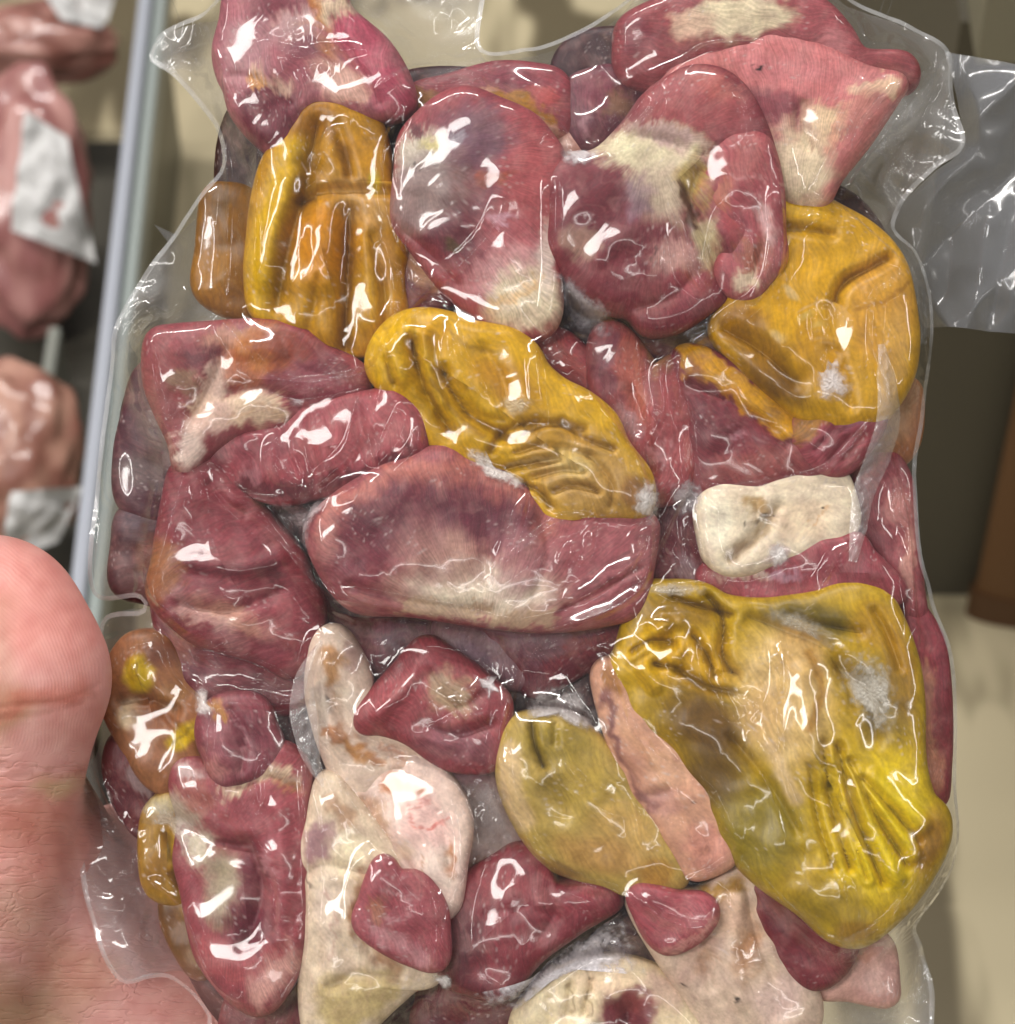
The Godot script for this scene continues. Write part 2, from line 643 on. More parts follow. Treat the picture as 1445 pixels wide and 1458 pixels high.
func sheet(edge: PackedVector2Array, f: PackedFloat32Array, step: int) -> ArrayMesh:
	# the part of a relief that lies inside an outline, its border pulled onto the outline
	var w := NX / step
	var h := NY / step
	var index := PackedInt32Array()
	index.resize(w * h)
	index.fill(-1)
	var inside := PackedByteArray()
	inside.resize(w * h)
	for y in h:
		for x in w:
			inside[y * w + x] = 1 if Geometry2D.is_point_in_polygon(Vector2(GX + x * step * G, GY + y * step * G), edge) else 0
	var v := PackedVector3Array()
	var nor := PackedVector3Array()
	for y in range(1, h - 1):
		for x in range(1, w - 1):
			var at := y * w + x
			var near := 0
			for k in [-w - 1, -w, -w + 1, -1, 1, w - 1, w, w + 1]: near += inside[at + k]
			if not inside[at] and near == 0: continue
			var p := Vector2(GX + x * step * G, GY + y * step * G)
			var fa := y * step * NX + x * step
			if near < 8:
				var best := p
				var bd := 1e9
				for i in edge.size():
					var q := Geometry2D.get_closest_point_to_segment(p, edge[i], edge[(i + 1) % edge.size()])
					if q.distance_squared_to(p) < bd:
						bd = q.distance_squared_to(p)
						best = q
				if not inside[at] or bd < G * G * step * step * 0.3: p = best
			index[at] = v.size()
			v.append(Vector3(p.x - MX, MY - p.y, f[fa]) * U)
			var dx := (f[fa + step] - f[fa - step]) / (2.0 * G * step)
			var dy := (f[fa + step * NX] - f[fa - step * NX]) / (2.0 * G * step)
			nor.append(Vector3(-dx, dy, 1).normalized())
	var ind := PackedInt32Array()
	for y in h - 1:
		for x in w - 1:
			var a := index[y * w + x]
			var b := index[y * w + x + 1]
			var c := index[y * w + w + x]
			var d := index[y * w + w + x + 1]
			if a >= 0 and b >= 0 and c >= 0: ind.append_array([a, b, c])
			if b >= 0 and c >= 0 and d >= 0: ind.append_array([b, d, c])
	return made(v, nor, ind)

func pleat(parent: Node3D, line: String, widths: String, lift: float, lean := 0.0) -> void:
	# a doubled fold of film standing up from the front sheet
	var l := curve(pts(line), false, 5.0)
	var ws := widths.split(" ", false)
	var n := l.size()
	var v := PackedVector3Array()
	var across := 11
	for i in n:
		var d := (l[mini(i + 1, n - 1)] - l[maxi(i - 1, 0)]).normalized()
		var k := float(i) / (n - 1) * (ws.size() - 1)
		var wd := lerpf(float(ws[int(k)]), float(ws[mini(int(k) + 1, ws.size() - 1)]), k - int(k))
		for j in across:
			var s := j / (across - 1.0) * 2.0 - 1.0
			var p := l[i] + d.orthogonal() * s * wd * 0.5
			var q := spread(p, film_at(spread(p, 50.0)))
			var z := film_at(q) + 2.0 + lift * (1.0 - s * s) * smoothstep(0.0, 3.0, minf(i, n - 1 - i)) + lean * s + n2.get_noise_2d(p.x * 2.0, p.y * 2.0) * 5.0
			v.append(Vector3(q.x - MX, MY - q.y, z) * U)
	put("pleat", grid_mesh(v, across, n, false), M.pleat, parent)

# ------------------------------------------------------------------ everything packed in the bag
func contents() -> void:
	# piece(name, label, tissue, "height thickness fullness fibre-kind x y tilt-x tilt-y", outline, spine, colour, paint)
	# lower layer
	piece("gizzard", "dark plum gizzard at the bag's left edge, upper of the two behind the film", "meat", "-40 60 0.6 d 1 0.3", "205,525 182,595 171,650 176,715 228,742 300,720 310,600 270,530", "230,590 235,680", "5a2a36", "e 200 675 40 25 10 6e5a58 0.7 0.5;e 230 560 40 30 0 6a2a38 0.6 0.5;s 8 8a7a78 0.5 0.6 215,560 230,620 280,690")
	piece("gizzard", "dark plum gizzard at the bag's left edge, lower of the two behind the film", "meat", "-42 58 0.6 d 1 0", "178,730 168,775 167,835 215,852 290,880 320,800 290,740 225,735", "215,790 260,800", "4d2029", "e 205 735 40 18 0 6a5560 0.6 0.5;e 235 800 40 40 0 7a3c2a 0.8 0.6")
	piece("gizzard", "dark red gizzard in the gap below the central gizzard, left part", "meat", "-50 62 0.6 d 0.4 1", "440,880 520,885 600,880 660,900 640,990 560,1010 500,1000 450,960 425,920", "500,930 580,940", "5c2730", "e 560 905 60 20 0 857480 0.5 0.6;e 515 935 30 40 30 9c5560 0.6 0.6")
	piece("gizzard", "dark red gizzard buried under the joint of the golden lining and the red wedge", "meat", "-50 60 0.6 d 1 0.2", "860,440 960,430 1040,470 1040,560 1000,640 900,640 840,540", "920,540 960,540", "6b3038", "e 985 480 45 30 0 7a5a1c 0.95 0.5")
	piece("gizzard", "dark red gizzard low in the gap between the left cluster and the white fat", "meat", "-55 55 0.6 d 0 1", "300,960 400,950 440,1000 450,1200 445,1458 400,1470 380,1300 360,1100", "400,1040 420,1300", "521f28", "")
	piece("gizzard", "dark red gizzard under the bottom edge beside the frost", "meat", "-45 55 0.6 d 0 1", "600,1400 650,1385 715,1415 790,1400 800,1470 760,1530 640,1530 590,1470", "660,1450 720,1460", "6a2b33", "e 660 1420 40 25 0 7c3038 0.7 0.5")
	piece("gizzard", "red gizzard corner at the bottom left of the bag", "meat", "-40 55 0.6 d 0 1", "330,1420 380,1420 440,1395 450,1470 440,1540 330,1540", "390,1470 390,1500", "7c353f", "")
	piece("gizzard", "pale grey piece sunk between the white fat and the tan lining", "fat", "-28 50 0.55 d 0.3 1", "600,1060 700,1050 735,1120 765,1215 740,1245 660,1290 620,1260 590,1120", "660,1120 700,1200", "9b8580", "e 660 1075 70 40 0 8a5560 0.8 0.6;e 690 1175 50 45 0 b5a39c 0.8 0.7;s 6 8a6030 0.8 0.5 672,1240 690,1222;s 8 c9b0a0 0.8 0.5 665,1190 668,1240")
	piece("gizzard", "purple gizzard top behind the cream patched one, near the upper edge", "meat", "-30 60 0.6 d 0.3 1", "800,150 815,120 840,108 880,103 910,140 880,180 850,215 812,205", "840,140 845,175", "74404e", "e 850 130 30 25 0 8a4a58 0.7 0.5;e 884 155 22 20 0 8a6a4a 0.7 0.6;s 6 d0a8b0 0.5 0.6 838,165 830,190")
	piece("gizzard", "red gizzard tip with thin yellow rim at the top edge, left of the purple one", "meat", "-25 55 0.5 d 1 0.3", "588,130 635,117 704,98 761,100 797,112 806,150 802,186 770,192 700,175 640,155 592,158", "650,140 770,150", "93454f", "e 720 120 50 18 0 8a4a58 0.7 0.5;e 600 145 40 16 0 a0763a 0.9 0.4;s 11 a8761a 1 0.35 690,130 735,150 785,172;e 775 185 30 12 20 d2a890 0.9 0.5;e 770 140 30 14 20 b55a55 0.7 0.5;s 8 cfa098 0.7 0.5 640,135 690,128")
	piece("gizzard", "small pinkish cream scrap wedged between the cream patched and the large upper gizzard", "fat", "-5 30 0.6 d 1 0.2", "790,185 803,178 818,200 830,225 812,238 793,245", "805,210", "d5a899", "e 810 205 10 8 0 e6cabd 0.7 0.6")
	piece("gizzard", "amber strip of gizzard lining behind the folds at the upper left edge", "lining", "-38 45 0.6 d 0.2 1", "297,278 318,270 360,280 380,330 380,430 340,445 285,414 289,350", "325,320 330,390", "8a5c12", "e 300 390 30 40 0 a8730f 0.7 0.6;e 315 290 20 20 0 6a4a18 0.7 0.6")
	piece("gizzard", "dark red flap of gizzard between the golden folds and the cream patched gizzard", "meat", "-22 45 0.6 d 1 0.4", "556,300 575,300 592,345 640,385 655,410 620,440 575,470 560,430", "585,360 600,420", "6e2a35", "e 605 385 40 20 40 c49a7e 0.9 0.5;e 590 350 20 24 0 c8a088 0.8 0.5")
	piece("gizzard", "tan brown gizzard end at the right edge under the golden lining", "lining", "-38 45 0.6 d 0.3 1", "1240,580 1270,555 1302,550 1302,620 1280,655 1250,645 1225,610", "1275,595 1265,620", "a87050", "e 1280 600 20 30 0 c09070 0.6 0.5")
	piece("gizzard", "red gizzard side at the right edge below the white fold of film", "meat", "-20 48 0.6 d 0.2 1", "1225,668 1258,645 1287,678 1294,730 1297,782 1304,832 1308,886 1280,850 1248,790 1225,745", "1260,700 1285,800", "9a4a52", "e 1280 725 22 30 0 c48a84 0.7 0.6;e 1292 800 10 40 0 cf9e92 0.8 0.6;e 1245 770 22 26 0 7c333c 0.7 0.5")
	piece("gizzard", "slim red crescent of gizzard with a pink tan side at the right edge", "meat", "-22 45 0.6 d 0.1 1", "1298,865 1322,888 1338,926 1346,1017 1344,1093 1338,1142 1318,1132 1304,1090 1298,1026 1296,950", "1318,930 1322,1020 1326,1090", "9c4550", "s 16 c98c74 0.9 0.5 1306,960 1312,1040 1326,1120;s 8 8a3844 0.7 0.5 1335,940 1342,1050")
	piece("gizzard", "dark red gizzard under the right side of the central gizzard with hairy looking fibres", "meat", "-24 50 0.6 d 0.5 1", "690,890 752,886 820,880 905,858 908,898 872,922 812,960 758,985 735,950", "760,930 860,895", "6e2c38", "e 760 915 60 30 0 7f5a66 0.7 0.6;s 10 85363f 0.7 0.5 850,910 780,950")
	piece("gizzard", "grey violet gizzard end under the film just below the central gizzard", "meat", "-20 45 0.6 d 0.2 1", "625,890 690,892 752,898 756,930 745,975 692,952 642,935", "660,915 720,930", "7a5560", "e 690 920 40 20 0 8a707a 0.7 0.5")
	piece("gizzard", "dark red violet gizzard in the narrow gap left of the white fat block", "meat", "-22 50 0.6 d 0.2 1", "936,740 968,698 992,695 1000,750 1004,832 954,836 912,812", "965,750 965,800", "6e2f3c", "e 975 810 22 18 0 b09aa0 0.6 0.6;e 950 780 20 40 20 823a47 0.6 0.5")
	piece("gizzard", "red strip of gizzard just right of the central golden folds", "meat", "-20 45 0.6 d 1 0.8", "762,480 798,478 834,508 862,545 880,590 850,572 796,545 768,515", "800,510 845,555", "a04a52", "s 8 bb6660 0.6 0.6 785,490 840,540")
	# the layer underneath, of which only the gaps show
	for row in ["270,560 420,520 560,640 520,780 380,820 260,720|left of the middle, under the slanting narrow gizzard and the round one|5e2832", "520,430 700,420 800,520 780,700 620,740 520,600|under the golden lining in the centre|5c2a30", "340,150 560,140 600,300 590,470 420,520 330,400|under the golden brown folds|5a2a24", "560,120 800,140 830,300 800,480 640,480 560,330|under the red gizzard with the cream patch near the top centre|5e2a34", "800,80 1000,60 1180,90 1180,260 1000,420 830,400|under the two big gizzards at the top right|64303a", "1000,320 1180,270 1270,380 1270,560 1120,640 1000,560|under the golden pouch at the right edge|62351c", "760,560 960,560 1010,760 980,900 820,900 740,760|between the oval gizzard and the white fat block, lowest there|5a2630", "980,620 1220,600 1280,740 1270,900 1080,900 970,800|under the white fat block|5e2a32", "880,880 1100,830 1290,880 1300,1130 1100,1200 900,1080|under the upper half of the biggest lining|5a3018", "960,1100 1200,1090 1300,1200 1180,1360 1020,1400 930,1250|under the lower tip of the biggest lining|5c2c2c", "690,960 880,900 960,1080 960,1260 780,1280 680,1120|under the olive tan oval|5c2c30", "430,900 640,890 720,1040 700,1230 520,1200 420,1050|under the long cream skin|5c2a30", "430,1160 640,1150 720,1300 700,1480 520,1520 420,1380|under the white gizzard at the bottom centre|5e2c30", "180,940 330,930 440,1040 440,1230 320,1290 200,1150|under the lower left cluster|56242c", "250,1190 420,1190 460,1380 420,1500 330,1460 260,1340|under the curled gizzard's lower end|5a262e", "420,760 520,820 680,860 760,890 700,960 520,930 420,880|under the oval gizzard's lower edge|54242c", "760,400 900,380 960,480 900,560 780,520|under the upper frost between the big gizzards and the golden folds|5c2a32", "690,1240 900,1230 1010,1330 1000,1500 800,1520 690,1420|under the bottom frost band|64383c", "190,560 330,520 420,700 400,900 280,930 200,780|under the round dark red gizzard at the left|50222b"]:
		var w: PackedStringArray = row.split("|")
		piece("gizzard", "dark gizzard " + w[1], "meat", "-56 52 0.5 d 0.4 1", w[0], centre_of(w[0]), Color(w[2]).darkened(0.3).to_html(false), "")  # colour darkened to deepen the shade in the gaps
	# upper layer, from the top edge down
	piece("gizzard", "red gizzard with a broad cream cap at the top right edge of the bag", "meat", "-8 62 0.55 d 1 0.1", "885,62 893,32 945,6 1030,-25 1110,-12 1168,8 1203,42 1228,78 1292,84 1296,118 1240,122 1100,90 960,120 893,108", "940,50 1060,30 1160,50 1230,95", "9a4f55", "e 1050 28 82 28 -3 e6d6b6 1 0.3;e 985 40 30 22 0 e2c0a8 0.8 0.5;e 1160 30 30 34 40 b06068 0.8 0.5;e 1188 68 24 18 40 c4868a 0.7 0.5;e 905 62 22 30 0 8a4250 0.8 0.5;s 5 a06a5a 0.6 0.6 950,75 1050,60;e 1260 105 30 14 0 8c4a46 0.7 0.5")
	piece("gizzard", "large pink gizzard at the top right with a pointed cream tip", "meat", "6 72 0.55 r 1130,330 330 0 0", "928,112 960,80 1010,62 1090,52 1126,56 1180,78 1235,104 1284,116 1275,132 1230,200 1190,250 1168,288 1130,290 1100,268 1060,240 1020,200 960,160", "1020,120 1110,150 1160,170", "c87c7e", "e 1080 158 75 26 8 8d4450 0.95 0.5;e 1010 110 50 30 -20 b8645f 0.7 0.6;e 1120 100 70 22 8 c98084 0.8 0.6;e 1130 245 52 60 0 e8d4b4 1 0.45;e 1172 182 32 30 0 e4c6a4 1 0.3;s 4 a8846a 0.8 0.4 1148,150 1136,180 1148,212 1175,220;e 1245 124 40 12 -14 e2c0a4 1 0.4;s 9 d49a8a 0.7 0.5 1200,160 1180,210;e 1225 160 20 40 35 c48a80 0.7 0.5;e 1078 96 4 4 0 1c1214 1 0.25;g 14 -12 1140,150 1132,185 1150,215")
	piece("gizzard", "big red violet gizzard with a creamy yellow middle, below the pink pointed one", "meat", "22 82 0.5 r 925 205", "897,178 926,139 978,105 1014,103 1042,116 1066,144 1089,196 1105,261 1107,334 1110,366 1094,388 1070,415 1046,412 1030,420 1012,432 968,460 926,468 900,443 858,433 830,413 790,362 786,321 790,246 826,230 858,218", "880,300 960,260 1020,200", "8a3f49", "e 885 300 80 70 0 742c39 0.8 0.6;e 985 150 75 45 10 a85a5e 0.95 0.5;e 1015 125 40 20 30 bb6c66 0.7 0.6;e 922 215 78 36 8 ece0bc 1 0.4;e 945 265 40 50 -20 d8c6ac 0.9 0.7;e 988 262 22 30 -20 cdb464 0.8 0.6;e 1053 285 48 55 0 aa545c 0.95 0.45;e 1062 225 26 40 -10 b0686c 0.7 0.6;e 1086 315 18 32 -10 dcb4b0 0.9 0.5;e 945 196 48 12 20 c8a4a4 0.8 0.6;e 1003 345 20 34 0 d4c49c 0.95 0.5;s 7 5a3420 0.85 0.5 974,270 982,295 992,318;e 1070 370 32 24 0 a4684c 0.8 0.6;e 1062 400 22 16 -20 dcc8a8 0.95 0.4;e 960 368 30 26 -30 d6aaa4 0.85 0.6;e 962 410 50 24 -20 a04a54 0.8 0.5;e 822 352 24 26 0 a88678 0.8 0.4;e 930 440 34 16 -20 8d4a4a 0.7 0.5;e 906 286 16 30 10 a08494 0.6 0.7;s 3 2a1418 1 0.4 938,358 933,366;g 26 -34 995,245 982,285 998,325 1018,375 1040,415;g 16 -14 905,196 950,204 1000,222 1050,208;g 18 10 890,330 850,370;g 22 -16 985,395 955,425 905,440")
	piece("gizzard", "pinkish red gizzard flap hanging over the right side of the big red violet one", "meat", "34 62 0.5 d 0.3 1", "1024,216 1050,198 1086,203 1104,261 1108,334 1111,367 1094,389 1070,416 1046,413 1028,392 1036,345 1018,305 1010,262", "1060,240 1070,310 1070,380", "aa5860", "e 1060 228 26 34 -10 b4706e 0.7 0.6;p 9 dcb6b4 0.9 1076,285 1096,300 1100,350 1085,345 1074,315;e 1030 275 12 26 10 c07a60 0.7 0.6;e 1072 368 28 20 0 a0624a 0.8 0.6;p 8 e0ccae 0.95 1046,388 1075,384 1088,392 1068,414 1044,412;e 1040 330 12 30 0 8f4450 0.7 0.6;s 3 d8a8a8 0.6 0.6 1040,250 1062,262 1085,258;g 14 -12 1080,300 1085,350 1070,400")
	piece("gizzard", "mauve gizzard capping the golden folds at the top left of the bag", "meat", "10 72 0.55 d 0.4 1", "335,-20 322,28 312,70 318,105 328,125 337,157 364,190 396,212 417,190 424,160 440,145 475,145 535,161 579,152 575,116 545,64 492,16 470,-30 400,-45", "370,130 380,50 450,30 540,120", "ac6a75", "e 350 75 36 50 10 b98a92 0.8 0.6;e 400 15 46 22 0 84404e 0.9 0.5;e 385 165 44 48 20 76303f 1 0.35;s 8 d8b49e 0.9 0.6 362,105 380,115 405,135;e 368 122 14 10 0 cf9a60 0.9 0.5;e 436 62 26 26 0 7f4654 0.9 0.5;e 425 40 34 24 -20 d2b0ac 0.8 0.6;s 9 b2702a 0.9 0.5 440,-10 452,20 464,50 474,72;e 480 20 26 28 0 e2ccac 0.9 0.5;s 26 b2556a 1 0.4 500,45 535,90 565,145;e 488 122 44 26 35 dcb0a0 1 0.4;e 430 95 26 16 0 9b5060 0.6 0.6;s 6 9c5a4a 0.6 0.6 480,70 500,85;g 16 -14 478,30 500,80 540,150;g 14 -12 330,110 375,118 415,150")
	piece("gizzard_lining", "golden brown folded gizzard lining below the mauve gizzard at the upper left", "lining", "2 76 0.5 d 0.35 1", "466,143 513,149 535,180 545,221 549,270 573,275 570,346 564,398 570,460 542,490 490,497 440,472 390,450 364,440 358,388 362,332 368,285 380,238 400,205 430,162", "450,220 455,330 480,430", "c08c14", "s 22 d6aa12 1 0.6 374,440 380,350 400,280 424,215;s 15 7c540e 0.7 0.8 450,190 436,270 412,350 396,430;e 440 170 44 24 -20 a06a0e 0.8 0.6;e 462 345 44 56 20 d08c0a 1 0.6;s 9 85560c 0.8 0.8 497,310 496,350 494,400 492,490;s 6 6a420c 0.8 0.7 425,290 448,287;e 520 297 48 26 20 c89a5c 0.95 0.5;e 505 266 40 12 0 bd8e52 0.8 0.6;e 506 222 30 24 0 cf9524 0.8 0.6;e 535 262 8 16 0 d6b41c 1 0.4;e 530 430 26 46 0 c0900e 0.9 0.5;e 550 370 16 40 0 b8843c 0.8 0.6;e 420 445 40 22 20 c8960f 0.8 0.6;s 7 7a4e10 0.7 0.8 470,185 490,215 495,250;g 26 -24 452,180 436,270 412,350 394,440;g 22 -30 497,300 497,350 494,400 491,495;g 14 -18 428,290 480,274 575,276;g 16 -12 480,180 492,215 500,250;g 22 10 385,400 392,330 418,262;g 26 14 460,400 462,330 470,300;g 20 12 530,460 528,400 524,330;g 12 -12 530,340 545,400 550,460;g 12 -10 440,470 450,430 456,400")
	piece("gizzard", "red gizzard near the top centre with cream left patch and cream lower corner", "meat", "16 80 0.45 r 596 228", "577,197 602,166 633,142 664,133 708,149 753,170 777,196 794,226 794,290 791,340 789,400 790,440 776,468 742,474 702,456 665,430 632,400 610,372 590,345 570,318 567,290 572,245", "640,230 690,290 740,400", "a35058", "e 665 270 60 80 -25 7c3340 0.9 0.6;e 650 330 46 50 -30 6a2836 0.9 0.6;e 660 165 60 26 -8 8a4854 0.8 0.6;e 682 200 56 40 0 806070 0.85 0.7;e 598 215 36 28 -10 e2d6c2 1 0.6;e 612 262 44 46 -20 a89892 0.85 0.8;e 590 300 34 34 0 a48c86 0.8 0.7;e 757 265 40 90 0 b05c60 0.9 0.6;e 612 205 18 12 0 d6c468 0.6 0.8;s 7 9a4c30 0.8 0.7 680,254 705,260 725,266;e 722 385 60 34 -30 d2a0a2 0.95 0.5;e 720 330 40 30 0 b0636a 0.8 0.6;e 750 432 56 46 0 ead8ba 1 0.4;s 8 e0b880 0.7 0.7 705,435 760,405;e 775 370 14 46 0 e6d2c4 0.9 0.6;e 645 352 8 9 0 5a4018 0.9 0.5;e 585 188 10 12 0 6e2c3c 0.9 0.5;s 2.5 1c1010 1 0.4 593,241 597,246;e 715 316 16 8 -20 d4a8b8 0.8 0.5;e 655 200 12 10 0 b0a4ac 0.8 0.6;g 14 -10 575,330 610,360 650,405")
	piece("gizzard_lining", "golden yellow gizzard lining pouch at the right edge below the large pink gizzard", "lining", "2 78 0.5 d 0.3 1", "1098,255 1150,276 1190,297 1245,330 1280,373 1294,430 1299,490 1287,545 1252,592 1205,602 1150,592 1108,562 1058,517 1022,470 1036,432 1075,408 1106,372 1095,310", "1100,460 1170,430 1240,470", "cc9c14", "e 1135 420 60 70 10 d8a40a 1 0.6;e 1160 510 46 40 30 c4900a 0.8 0.6;e 1252 440 50 84 5 cf9a3c 1 0.4;s 5 8a5a14 0.9 0.7 1262,368 1240,382 1200,405 1187,440 1184,490;e 1095 535 60 24 40 80580e 0.95 0.5;e 1052 462 36 30 0 9c6c0e 0.9 0.6;e 1080 500 40 26 30 a8780e 0.8 0.6;e 1130 290 40 18 20 d6a80c 1 0.5;s 6 8a640e 0.8 0.6 1100,320 1140,325 1180,330;e 1122 418 14 6 40 d8b888 0.8 0.5;e 1105 482 12 8 30 d4b27a 0.8 0.5;e 1150 455 16 5 45 dcbc70 0.8 0.5;e 1270 500 22 50 0 d2a458 0.7 0.6;s 4 9a6820 0.8 0.6 1292,400 1265,425 1215,445;g 16 -22 1265,368 1240,382 1200,405 1187,440 1184,500;g 22 -20 1030,470 1080,500 1130,545;g 16 -14 1100,330 1140,328 1185,335;g 14 -10 1180,500 1200,540 1210,580")
	piece("gizzard", "dark red wedge of gizzard with a bright yellow strip of lining along its upper edge", "meat", "4 66 0.5 d 0.9 1", "966,505 997,503 1045,526 1092,557 1128,586 1126,622 1152,640 1182,658 1162,677 1070,693 1000,698 984,660 984,600 966,545", "1020,560 1070,630 1110,650", "833640", "s 21 cf9a0e 1 0.22 984,512 1035,540 1085,575 1118,606;s 5 b8780c 0.8 0.5 990,540 1050,570 1100,605;e 1075 665 70 22 -8 9a5450 0.8 0.6;e 1010 610 30 40 0 74303c 0.7 0.5;e 1042 612 9 8 0 b88490 0.7 0.5;e 990 530 14 20 40 7a3036 0.6 0.5;s 4 a85a5c 0.5 0.6 1010,660 1060,640 1100,640;g 14 -16 985,548 1040,574 1090,606 1118,632")
	piece("gizzard", "small pinkish red gizzard knob with an amber side right of the yellow striped wedge", "meat", "8 62 0.5 d 1 -0.6", "1128,614 1156,577 1198,562 1246,568 1252,600 1234,632 1207,664 1176,667 1146,647", "1170,620 1215,600", "9c4a56", "e 1155 592 30 22 -30 b07a1a 1 0.4;e 1145 618 16 14 0 a87a20 0.8 0.5;e 1208 590 18 20 0 b88498 0.8 0.6;e 1180 640 30 20 -30 8c3c48 0.7 0.5;s 4 7a3040 0.7 0.6 1165,640 1190,610 1230,580;g 9 -10 1160,640 1185,612;g 9 -10 1180,655 1208,622;g 9 -9 1200,655 1225,625")  # light violet spot is a painted highlight
	piece("gizzard", "creamy white block of fat on a gizzard left of the white fold of film", "fat", "6 46 0.4 d 1 0.3", "1001,722 1023,700 1075,697 1161,676 1194,675 1208,704 1214,746 1183,775 1120,786 1058,810 1018,800 1005,763", "1050,745 1160,725", "e4d4ba", "e 1020 735 22 40 0 eae0c8 0.9 0.5;s 9 b09878 0.8 0.7 1100,728 1072,768 1045,792;e 1076 722 14 12 0 b08c50 0.8 0.6;e 1140 740 46 30 -10 ead2b4 0.8 0.5;s 2.5 2c1c10 1 0.4 1055,738 1054,748;e 1080 735 8 4 -20 4a3018 0.8 0.5;s 3 c89058 0.7 0.5 1150,745 1180,725;e 1165 727 2.5 2.5 0 3a2418 1 0.4;e 1110 790 20 8 0 a88c90 0.7 0.5;g 18 -22 1105,725 1075,765 1040,795;g 16 10 1090,710 1105,740;g 12 -10 1078,712 1078,730")  # wide tan stroke paints the shadow line along the fold
	piece("gizzard", "red strip of gizzard between the white fat block and the big olive yellow lining", "meat", "4 55 0.5 d 0.2 1", "1002,815 1044,808 1092,808 1127,786 1196,772 1220,767 1236,791 1272,828 1282,850 1240,850 1198,838 1161,848 1092,864 1044,845 1012,835", "1040,828 1150,815 1230,815", "9a4852", "e 1060 815 34 10 0 dcc4b0 0.9 0.5;e 1110 815 26 8 0 b890a0 0.8 0.5;e 1200 810 50 24 10 8c404c 0.7 0.5;s 10 b0606a 0.6 0.6 1040,840 1120,845 1180,830")
	piece("gizzard", "pinkish red gizzard standing between the golden folds and the yellow striped wedge", "meat", "2 66 0.55 d -0.2 1", "868,465 897,484 934,530 964,512 980,560 985,608 986,656 966,700 942,710 920,704 916,664 886,627 872,594 850,566 848,490", "890,530 930,600 950,670", "9f4d53", "e 868 525 28 50 -10 7a404e 0.9 0.6;s 16 b8685a 0.9 0.7 898,500 896,550 910,590;e 935 505 18 24 0 a8825c 0.8 0.6;e 950 620 30 60 -10 ac5a5e 0.7 0.6;e 890 600 26 16 30 b89aa0 0.6 0.7;s 8 8a3c44 0.7 0.5 930,540 940,600 930,660;e 935 645 16 12 0 c89aa0 0.6 0.6;g 14 -14 900,560 918,620 925,680")
	piece("gizzard", "red gizzard with an orange lobe and a cream tendon at the upper left", "meat", "8 80 0.5 r 330 600", "216,483 241,473 302,468 344,465 394,465 428,476 462,501 498,518 515,534 514,556 482,570 418,590 394,609 344,614 306,634 272,663 258,668 250,630 230,586 214,541", "280,540 350,540 440,545", "974a52", "e 245 545 34 60 -10 8c4244 0.9 0.6;e 284 508 30 26 0 6a3038 0.9 0.6;e 340 482 50 22 0 b98c7a 0.9 0.5;e 262 490 30 16 0 9a5058 0.6 0.6;s 13 d0b4a4 0.95 0.5 330,520 308,540 300,562 280,585;e 268 548 18 14 0 8a7058 0.8 0.6;s 20 e6ccae 1 0.5 282,592 330,582 390,580;e 270 632 22 38 25 ecd4c6 1 0.4;e 300 595 40 24 -20 e6c4b4 0.9 0.5;e 372 508 40 46 30 b87638 1 0.6;e 410 498 40 24 20 8a3e30 0.9 0.7;e 345 525 24 24 0 ab603e 0.7 0.6;e 440 548 66 28 5 87414e 0.95 0.5;e 480 525 36 20 30 6e2c36 0.7 0.5;s 5 caa07a 0.7 0.6 330,590 380,586 400,592;g 20 -20 325,500 305,545 282,590;g 16 -14 330,560 380,555 430,580;g 18 12 345,500 400,500;g 16 -10 400,480 420,520 480,540")
	piece("gizzard", "narrow red gizzard lying aslant under the one with the cream tendon", "meat", "10 72 0.45 d 0.4 1", "299,640 327,624 360,614 399,601 441,586 482,574 522,568 564,562 592,585 601,616 596,645 568,662 519,679 450,700 399,708 358,697 328,681 306,664", "350,655 450,640 560,612", "a14e58", "s 14 6c2832 0.95 0.6 350,695 400,704 460,694 530,672 590,648;e 380 640 40 22 -15 8c3e4a 0.8 0.6;e 560 605 40 34 -10 b5646a 0.9 0.6;e 470 622 50 24 -20 ab5a60 0.8 0.6;e 310 650 20 14 0 7c3842 0.7 0.5;e 360 680 18 10 20 a87078 0.7 0.5;g 14 -10 430,600 445,640 450,690;g 12 -8 510,580 520,640")
	piece("gizzard", "round dark red gizzard with curved fibres at the left, under the slanting narrow one", "meat", "2 84 0.5 d 0.95 -0.35", "266,665 288,645 305,664 328,685 366,729 405,772 424,800 434,830 448,858 451,896 440,930 415,958 380,940 342,926 300,915 266,898 220,850 226,800 236,740 250,672", "290,720 320,800 360,870", "883b45", "e 310 730 50 50 30 8e3e48 0.7 0.6;s 12 9c505a 0.6 0.7 262,760 310,770 370,760;s 10 6c2834 0.7 0.7 270,800 330,815 390,800;e 232 815 24 44 10 9a6234 0.95 0.6;e 340 880 66 22 22 c09080 0.9 0.6;e 300 880 40 14 20 cfa898 0.8 0.5;e 400 880 40 30 20 9a4852 0.8 0.5;e 390 815 18 12 0 5a2228 0.7 0.5;s 10 a8787a 0.6 0.6 250,850 300,885 350,920;e 380 925 30 14 20 8c4450 0.7 0.5;g 14 -12 300,690 330,720 350,730;g 16 -14 260,860 330,870 400,840;g 16 8 280,800 350,810 400,790")
	piece("gizzard", "dark red gizzard strip below the round one, dipping toward the yellow tipped cluster", "meat", "-22 55 0.55 d 0.9 0.5", "226,850 270,900 330,930 400,960 440,940 450,960 430,1000 380,1010 300,1000 262,960 235,910", "280,940 380,985", "7a3440", "e 260 915 20 30 -20 96584a 0.8 0.6;e 380 975 40 16 0 6a2832 0.8 0.5;e 330 960 30 14 20 8d4a54 0.7 0.5")
